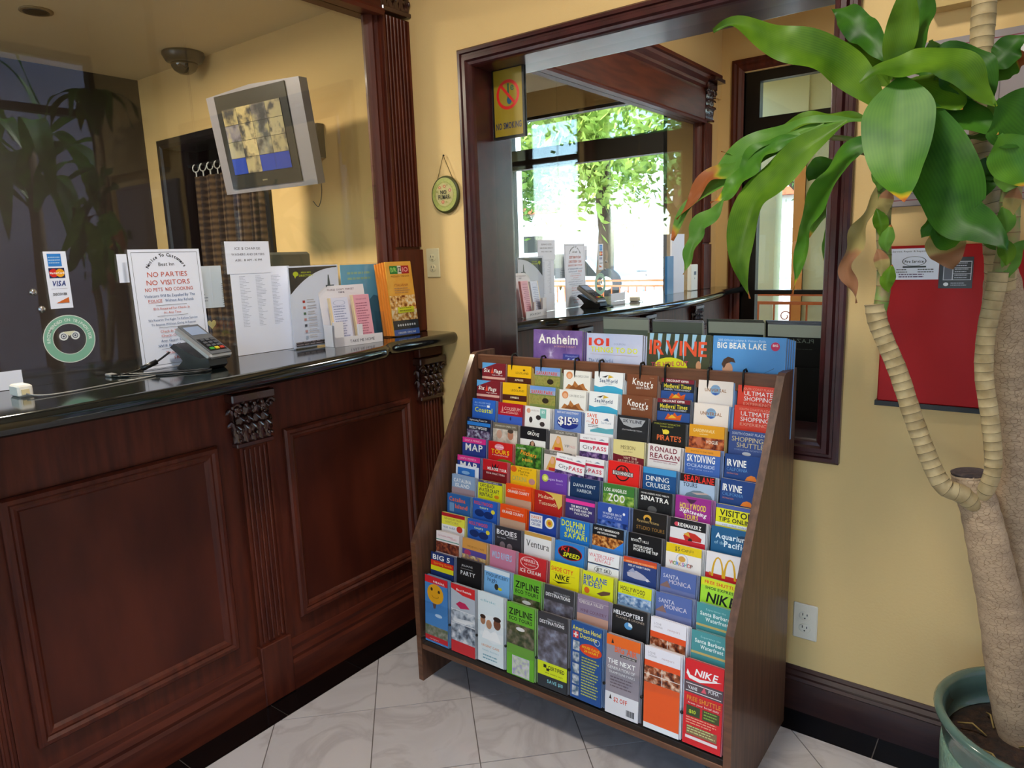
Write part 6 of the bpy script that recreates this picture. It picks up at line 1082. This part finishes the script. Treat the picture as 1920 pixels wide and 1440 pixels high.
L([(1668, 160), (1672, 100), (1684, 60), (1690, 20)], .050, LG, -.40, -.34, face=(.3, -1, 0), wave=.004)
L([(1690, 165), (1650, 120), (1605, 102), (1570, 98), (1552, 122)], .095, LG, -.40, -.36, face=(-.2, -.8, .8), wave=.008)
L([(1612, 155), (1650, 128), (1705, 120), (1760, 112), (1800, 125), (1835, 165), (1868, 200)], .078, LG, -.48, -.46, face=(0, -.75, .65), wave=.006, wmax=.5)
L([(1695, 135), (1740, 120), (1790, 118), (1830, 150), (1862, 185)], .100, LD, -.40, -.42, face=(.2, -.9, .4), wave=.008, wmax=.6)
L([(1690, 140), (1684, 190), (1682, 250), (1685, 310), (1692, 350), (1694, 378)], .128, LY, -.46, -.60, face=(-.05, -1, .30), wave=.004, nw=1.5, fold=.10, wmax=.32)
L([(1705, 160), (1722, 215), (1752, 290), (1782, 350), (1800, 405), (1838, 425), (1872, 448), (1888, 468)], .120, LD, -.44, -.54, face=(-.1, -1, .2), wave=.008, nw=1.6, fold=.16, wmax=.42)
L([(1700, 150), (1745, 165), (1790, 190), (1805, 205)], .080, LG, -.42, -.46, face=(0, -.8, .6), wave=.005)
L([(1738, 186), (1785, 205), (1830, 225), (1872, 252)], .068, LD, -.40, -.46, face=(-.1, -.8, .7), wave=.003)
L([(1745, 75), (1752, 110), (1758, 150), (1762, 190)], .062, LL, -.34, -.34, face=(.1, -1, 0), wave=.004)
# the hanging spray to the left
L([(1640, 232), (1590, 216), (1545, 222), (1500, 226), (1450, 252), (1400, 285), (1352, 285)], .050, LG, -.42, -.46, face=(-.3, -.7, .8), wave=.005)
L([(1615, 225), (1560, 228), (1490, 238), (1420, 268), (1365, 312), (1325, 350), (1290, 390), (1258, 450)], .070, LL, -.44, -.50, face=(-.3, -.8, .5), wave=.012, nw=2.5, wmax=.5)
L([(1545, 232), (1480, 265), (1420, 300), (1370, 315), (1330, 330), (1296, 372), (1270, 412)], .052, LO, -.46, -.50, face=(-.3, -.8, .5), wave=.008, wmax=.6)
L([(1500, 255), (1450, 270), (1415, 295), (1388, 330), (1372, 352), (1345, 372), (1333, 382)], .062, LY, -.49, -.52, face=(-.3, -.8, .4), wave=.010, wmax=.5)
L([(1588, 226), (1550, 250), (1500, 282), (1450, 330), (1412, 372), (1392, 430), (1384, 480), (1392, 520), (1408, 560)], .092, LG, -.50, -.58, face=(-.5, -.9, .1), wave=.010, nw=2, fold=.2, wmax=.45)
L([(1358, 372), (1340, 398), (1312, 420), (1300, 450), (1290, 480), (1282, 515)], .048, LL, -.52, -.54, face=(-.4, -.9, .1), wave=.006, wmax=.4)
L([(1658, 275), (1625, 268), (1585, 288), (1560, 330), (1530, 375), (1510, 420), (1508, 460), (1492, 505), (1488, 552)], .062, LY, -.44, -.50, face=(-.6, -.8, .1), wave=.009, nw=3, wmax=.3)
L([(1560, 300), (1540, 312), (1522, 328), (1516, 340)], .050, LD, -.34, -.34, face=(0, -1, 0), wave=.003)
L([(1652, 335), (1640, 370), (1620, 415), (1602, 455), (1588, 500), (1596, 535), (1608, 568)], .046, LB, -.40, -.42, face=(-.6, -.8, 0), wave=.010, nw=3, wmax=.55)
for a in ([(1655, 300), (1640, 278), (1600, 262), (1560, 258)], [(1662, 330), (1645, 298), (1615, 285), (1590, 285)]):
    mb = MB(); mb.tube(smooth([aY(*p, -.42) for p in a]), [.006]*8+[.004]*20 if False else .0055, STEMG, 8); part(mb, 'leaf_stalk', PL_)
L([(1758, 385), (1765, 415), (1768, 440), (1742, 446)], .085, LY, -.36, -.40, face=(-.2, -1, .3), wave=.006, wmax=.6)
L([(1768, 420), (1772, 455), (1780, 480), (1788, 505)], .074, LB, -.33, -.36, face=(0, -1, .2), wave=.006, wmax=.4)
tp_ = A(1854, -325, -.30)
for k in range(9):
    a = k*2.4; c, s_ = math.cos(a), math.sin(a); l = .20+.05*(k % 3)
    leaf([tp_+Vector((0, 0, -.02*k)), tp_+Vector((c*l*.4, s_*l*.4*.8, .10)), tp_+Vector((c*l*.8, s_*l*.8*.8, .06)), tp_+Vector((c*l, s_*l*.8, -.06))], .06, (LG, LD, LL)[k % 3], face=(c*.2, s_*.2, 1), wave=.006)
# second crown at the right edge
L([(1912, 250), (1890, 215), (1868, 200), (1850, 192)], .075, LG, -.40, -.40, face=(0, -.8, .6))
L([(1868, 190), (1895, 205), (1925, 235), (1960, 262)], .120, LD, -.46, -.44, face=(.1, -1, .3), wave=.004)
L([(1850, 128), (1875, 108), (1900, 82), (1925, 68)], .066, LD, -.32, -.32, face=(0, -.9, .5), wave=.004)
L([(1856, 155), (1880, 130), (1910, 112), (1940, 108)], .058, LO, -.30, -.30, face=(0, -.9, .5), wave=.004)
L([(1895, 262), (1860, 255), (1820, 258), (1785, 262)], .034, LD, -.38, -.42, face=(0, -.6, 1), wave=.003)
L([(1875, 252), (1890, 275), (1905, 310), (1930, 350)], .080, LY, -.46, -.46, face=(.1, -1, .1), wave=.004)
L([(1872, 330), (1858, 315), (1845, 335), (1838, 375)], .058, LD, -.38, -.38, face=(0, -1, .1), wave=.004)
L([(1890, 345), (1880, 312), (1868, 300), (1846, 292)], .040, LY, -.38, -.38, face=(0, -.7, .7), wave=.003)
L([(1884, 360), (1892, 335), (1898, 320), (1904, 300)], .050, LL, -.40, -.40, face=(0, -1, 0), wave=.003)
L([(1890, 520), (1898, 480), (1912, 460), (1925, 450)], .034, LL, -.38, -.38, face=(0, -1, .2), wave=.003)
L([(1838, 395), (1846, 430), (1862, 455), (1886, 470)], .034, LL, -.32, -.36, face=(-.3, -1, 0), wave=.003)
for k, (x, y, s_) in enumerate(((1648, 340, 1), (1662, 385, -1), (1650, 425, 1), (1664, 455, -1), (1652, 500, 1), (1666, 530, -1), (1886, 420, 1), (1900, 385, -1), (1886, 480, 1))):
    L([(x, y+18), (x+3*s_, y), (x-2*s_, y-20), (x-7*s_, y-34)], .030, (LL, LB, LG)[k % 3], -.42, -.42, face=(0, -1, .1), wave=.002, fold=-.5, wmax=.5)
# ================================================================ OUTSIDE
mb = MB(); mb.box(-60, 40, -70, -9, -.2, -.08, ASPH); mb.box(-60, 40, -9, REAR-.14, -.2, -.08, CONC); mb.box(RX+.12, 40, REAR-.14, 25, -.2, -.08, CONC)
tag(mb.build('pavement'), kind='structure')
mb = MB(); mb.box(-5, 3, -4.55, REAR-.14, -.08, -.005, mat('porch_paving', '#9a8f84', .8)); tag(mb.build('porch_floor'), kind='structure')
# porch arcade
STU = mat('cream_stucco', '#cfc79a', .85); ORS = mat('orange_stucco', '#d98a3c', .8); OR = mat('orange_railing', '#b5541c', .5)
T = thing('porch_arcade', 'cream stucco porch arcade with arched openings outside the lobby door', 'arcade', (-1.5, -4.65, 0))
def arch(x0, x1, zs, zt, X0, X1, mt):
    mb = MB(); c = (x0+x1)/2; r = (x1-x0)/2; pts = [(x0, zs-.0)]+[(c-r*math.cos(q*PI/12), zs+r*math.sin(q*PI/12)) for q in range(1, 12)]+[(x1, zs)]
    for i in range(len(pts)-1):
        (a, za), (b_, zb) = pts[i], pts[i+1]; y0, y1 = -4.80, -4.60
        mb.add([(a, y0, za), (b_, y0, zb), (b_, y0, zt), (a, y0, zt), (a, y1, za), (b_, y1, zb), (b_, y1, zt), (a, y1, zt)], [(0, 1, 2, 3), (7, 6, 5, 4), (0, 4, 5, 1), (3, 2, 6, 7)], mt)
    mb.box(X0, x0, -4.80, -4.60, -.08, zt, mt); mb.box(x1, X1, -4.80, -4.60, -.08, zt, mt); return mb
part(arch(-2.06, -1.90, 2.05, 2.9, -2.40, -1.80, STU), 'arch_wall', T)
mb = MB(); mb.box(-1.80, -1.10, -4.80, -4.62, -.08, 2.9, STU); mb.box(-1.895, -1.80, -4.62, -4.59, -.08, 2.2, ORS); part(mb, 'pier', T)
for x in (-.2, .9, 2.0): mb = MB(); mb.box(x, x+.25, -4.80, -4.6, -.08, 2.9, STU); part(mb, 'pier', T)
mb = MB(); mb.box(-2.4, 2.3, -4.85, REAR-.14, 2.9, 3.0, STU); part(mb, 'porch_roof', T)
mb = MB(); mb.box(-1.50, -1.36, -4.62, -4.615, 1.38, 1.66, pm('#c9ccd4')); F = Face(mb, (-1.36, -4.6145, 1.38), (-1, 0, 0), (0, 0, 1), .001); 
tag(mb.build('porch_notice'), 'small pale notice on the porch pier outside the door', 'notice')
def railing(x0, x1, y, lab, gr='orange porch railings'):
    T = thing('railing', lab, 'railing', ((x0+x1)/2, y, 0), 0, gr)
    for z in (.98, .90, .10): mb = MB(); mb.box(x0, x1, y-.018, y+.018, z-.014, z+.014, OR); part(mb, 'rail', T)
    x = x0+.02; i = 0
    while x < x1:
        mb = MB(); mb.box(x-.007, x+.007, y-.007, y+.007, -.04, .9, OR); part(mb, 'baluster', T)
        if i % 3 == 1 and x+.2 < x1:
            mb = MB(); mb.tube([(x+.10+.07*math.cos(q*.5), y, .55+.12*math.sin(q*.5)) for q in range(13)], .008, OR, 5); mb.tube([(x+.10+.05*math.cos(q*.45)*(1-q/26), y, .78+.05*math.sin(q*.45)*(1-q/26)) for q in range(16)], .006, OR, 5); part(mb, 'scroll', T)
        x += .145; i += 1
railing(-2.6, -1.1, -4.45, 'orange wrought iron railing on the porch outside the lobby door')
railing(-7.2, -4.1, -7.6, 'orange wrought iron railing beyond the office window')
# white box truck, parked car, buildings, poles, trees
WT = mat('white_truck_paint', '#e4e6ea', .35); TY = mat('tyre', '#141414', .8)
def wheel(mb, x, y, z, r, w_=.22):
    mb.lathe([(r*.55, -w_/2), (r, -w_/2), (r, w_/2), (r*.55, w_/2)], TY, 20, (x, y, z), Matrix.Rotation(PI/2, 3, 'X')); mb.lathe([(r*.5, -w_/2-.005), (r*.2, -w_/2-.02), (r*.2, w_/2+.02), (r*.5, w_/2+.005)], SILVER, 14, (x, y, z), Matrix.Rotation(PI/2, 3, 'X'))
T = thing('box_truck', 'white box truck parked in the bright street outside the office window', 'truck', (-10.2, -17, 0))
mb = MB(); mb.box(-11.9, -8.7, -18, -16, .85, 3.25, WT, ch=.05); part(mb, 'cargo_box', T)
mb = MB(); mb.box(-13.4, -12.0, -17.9, -16.1, .75, 2.2, WT, ch=.15); part(mb, 'cab', T); mb = MB(); mb.box(-13.42, -12.5, -17.7, -16.09, 1.5, 2.0, BLACK); part(mb, 'cab_window', T)
for x in (-12.8, -9.6):
    for y in (-16.2, -17.8): mb = MB(); wheel(mb, x, y, .35, .43); part(mb, 'wheel', T)
def car(x, y, c, lab, s=1):
    T = thing('car', lab, 'car', (x, y, 0)); M_ = mat('car_'+c, c, .25, coat=.6)
    mb = MB(); mb.prism([(-2.1*s, .25), (2.1*s, .25), (2.15*s, .7), (1.2*s, .85), (.7*s, 1.35), (-1.0*s, 1.4), (-1.7*s, .95), (-2.1*s, .85)], y-.85, y+.85, M_, lambda a, b, h: (x+a, h, b)); part(mb, 'body', T)
    mb = MB(); mb.prism([(1.0*s, .88), (.62*s, 1.28), (-.95*s, 1.32), (-1.45*s, .95)], y-.86, y+.86, BLACK, lambda a, b, h: (x+a, h, b)); part(mb, 'windows', T)
    for dx in (-1.35*s, 1.35*s):
        for dy in (-.78, .78): mb = MB(); wheel(mb, x+dx, y+dy, .25, .33, .18); part(mb, 'wheel', T)
car(-9.4, -13.2, '#dfe2e6', 'white car parked in the street outside the office window')
car(-3.1, -14, '#3c5a86', 'blue car parked in the street beyond the porch railing')
T = thing('spare_wheel', 'dark round spare wheel with white cover standing beyond the office window', 'wheel', (-5.75, -8.05, .95))
mb = MB(); mb.lathe([(.10, -.06), (.22, -.06), (.24, 0), (.22, .06), (.10, .06)], TY, 24, (-5.75, -8.05, .92), Matrix.Rotation(PI/2, 3, 'X')); part(mb, 'tyre', T)
mb = MB(); mb.lathe([(.02, .062), (.11, .062), (.11, .03)], WHITEP, 20, (-5.75, -8.05, .92), Matrix.Rotation(-PI/2, 3, 'X')); mb.box(-5.79, -5.71, -8.1, -8.0, -.08, .72, WHITEP); part(mb, 'cover', T)
T = thing('white_building', 'long white building across the street with dark windows', 'building', (-6, -27, 0))
mb = MB(); mb.box(-26, 1, -32, -27, -.1, 3.4, mat('white_stucco', '#dcdcd8', .8)); part(mb, 'wall', T)
mb = MB(); mb.box(-26.3, 1.3, -32.3, -26.6, 3.4, 3.7, mat('roof_trim', '#a85a3a', .8)); part(mb, 'roof', T)
for k in range(9): mb = MB(); mb.box(-24+k*2.9, -22.6+k*2.9, -27.05, -26.98, 1.2, 2.5, mat('far_window', '#4a5664', .2)); part(mb, 'window', T)
T = thing('block_wall', 'pale concrete block wall beyond the porch arch', 'wall', (-4.2, -12, 0))
mb = MB(); mb.box(-6.0, -1.4, -10.2, -10.0, -.1, 1.9, mat('block_pale', '#c9ced4', .85)); part(mb, 'core', T)
me_ = None
for r in range(5):
    for c in range(11):
        x = -6.0+c*.405+(.2 if r % 2 else 0)
        if me_ is None: mb = MB(); mb.box(0, .395, 0, .02, 0, .19, MATS['block_pale'], ch=.004); o = mb.build('block'); me_ = o.data
        else: o = bpy.data.objects.new('block', me_); COL.objects.link(o)
        o.location = (x, -10.0, .9+r*.2); rel(T, o)
def pole(x, y, r, h, c, lab):
    T = thing('white_post', lab, 'post', (x, y, 0)); mb = MB(); mb.tube([(x, y, -.1), (x, y, h)], r, mat('post_'+c, c, .5), 12); part(mb, 'shaft', T); mb = MB(); mb.lathe([(r*1.8, 0), (r*1.8, .1), (r*1.1, .14)], MATS['post_'+c], 12, (x, y, -.1)); part(mb, 'footing', T)
pole(-7.50, -8.0, .085, 4.6, '#e8e8ea', 'thick white post nearest the office window at the left')
pole(-11.0, -11.6, .05, 5, '#c9c9cc', 'thin pale pole in the street behind the thick white post')
BK = mat('tree_bark', '#5b4836', .9); 
LF = [mat('tree_leaves_%d' % i, c, .6, c2=c2_, nscale=3) for i, (c, c2_) in enumerate((('#4f7a28', '#83a444'), ('#3d6a2a', '#6a9440'), ('#7d9a3a', '#a9bb58')))]
def tree(x, y, h, sp, lm, lab, seed, nleaf=7000, zc=None):
    R_ = random.Random(seed); T = thing('street_tree', lab, 'tree', (x, y, 0))
    mb = MB(); mb.tube([(x, y, -.1), (x+.1, y, h*.3), (x-.1, y+.1, h*.6)], [.22, .16, .09], BK, 9)
    tips = []
    for k in range(9):
        a = k*2*PI/9+R_.random(); l = sp*R_.uniform(.45, .85); z0 = h*R_.uniform(.35, .55); e = Vector((x+l*math.cos(a), y+l*math.sin(a), z0+h*R_.uniform(.12, .4)))
        mb.tube([(x, y, z0-.3), (x+l*.4*math.cos(a), y+l*.4*math.sin(a), z0+h*.07), e], [.09, .06, .02], BK, 6); tips += [e, (e+Vector((x, y, z0+.5)))/2]
    part(mb, 'trunk', T); mb = MB(); vs = []; fs = []
    for k in range(nleaf):
        c = R_.choice(tips); p = c+Vector((R_.gauss(0, sp*.20), R_.gauss(0, sp*.20), R_.gauss(0, h*.075))); s_ = R_.uniform(.07, .16)
        u = Vector((R_.gauss(0, 1), R_.gauss(0, 1), R_.gauss(0, 1))).normalized(); v = u.orthogonal().normalized(); b = len(vs)
        vs += [p-u*s_, p+v*s_*.45, p+u*s_, p-v*s_*.45]; fs.append((b, b+1, b+2, b+3))
    mb.add(vs, fs, lm); o = part(mb, 'foliage', T); o['kind'] = 'stuff'
tree(-12.6, -12.6, 6.2, 2.4, LF[0], 'bushy yellow-green street tree left in the office window', 1)
tree(-7.3, -10.6, 6.2, 1.9, LF[2], 'spreading pale green street tree in the middle of the office window', 2)
tree(-6.5, -22, 7.5, 3.0, LF[1], 'darker green tree behind the white truck', 3)
tree(-17.5, -20, 7, 3.0, LF[1], 'dark tree farthest left across the street', 4)
# mauve block added to darken the screen-glass reflection, and leafy plants outside the right-hand window
T = thing('added_building', 'added mauve grey building dimming the reflection of the right-hand window', 'building', (3.2, .5, 0))
mb = MB(); mb.box(3.0, 6.5, -6, 6, -.1, 4.6, mat('added_building_mauve', '#8d7f86', .9, c2='#7d7078', nscale=2)); part(mb, 'wall', T)
mb = MB(); mb.box(2.7, 6.8, -6.3, 6.3, 4.6, 4.8, mat('roof_trim_2', '#4a3a34', .8)); part(mb, 'roof', T)
def gplant(x, y, h, lab, seed):
    R_ = random.Random(seed); T = thing('garden_palm', lab, 'plant', (x, y, 0))
    mb = MB(); mb.tube([(x, y, -.1), (x+.03, y, h*.5), (x-.02, y+.02, h)], [.06, .05, .035], BK, 8); part(mb, 'stem', T)
    global PL_; keep = PL_; PL_ = T
    for k in range(18):
        a = k*2.4; l = R_.uniform(.6, .95); z0 = h-.35*(k/18)*h*.6; c, s_ = math.cos(a), math.sin(a)
        leaf([(x, y, z0), (x+l*.4*c, y+l*.4*s_, z0+.25), (x+l*.8*c, y+l*.8*s_, z0+.15), (x+l*c, y+l*s_, z0-.30)], .13, LD, face=(c*.2, s_*.2, 1), wave=.01)
    PL_ = keep
gplant(1.35, -.10, 2.2, 'broad-leaved palm outside the right-hand window, nearest the glass', 21)
gplant(2.0, 1.6, 1.5, 'shorter broad-leaved palm outside the right-hand window', 22)
gplant(1.5, -.75, 3.0, 'tall broad-leaved palm outside the right-hand window', 23)
tree(3, -14, 6.5, 3, LF[1], 'tree beyond the porch behind the camera', 7, 2600)
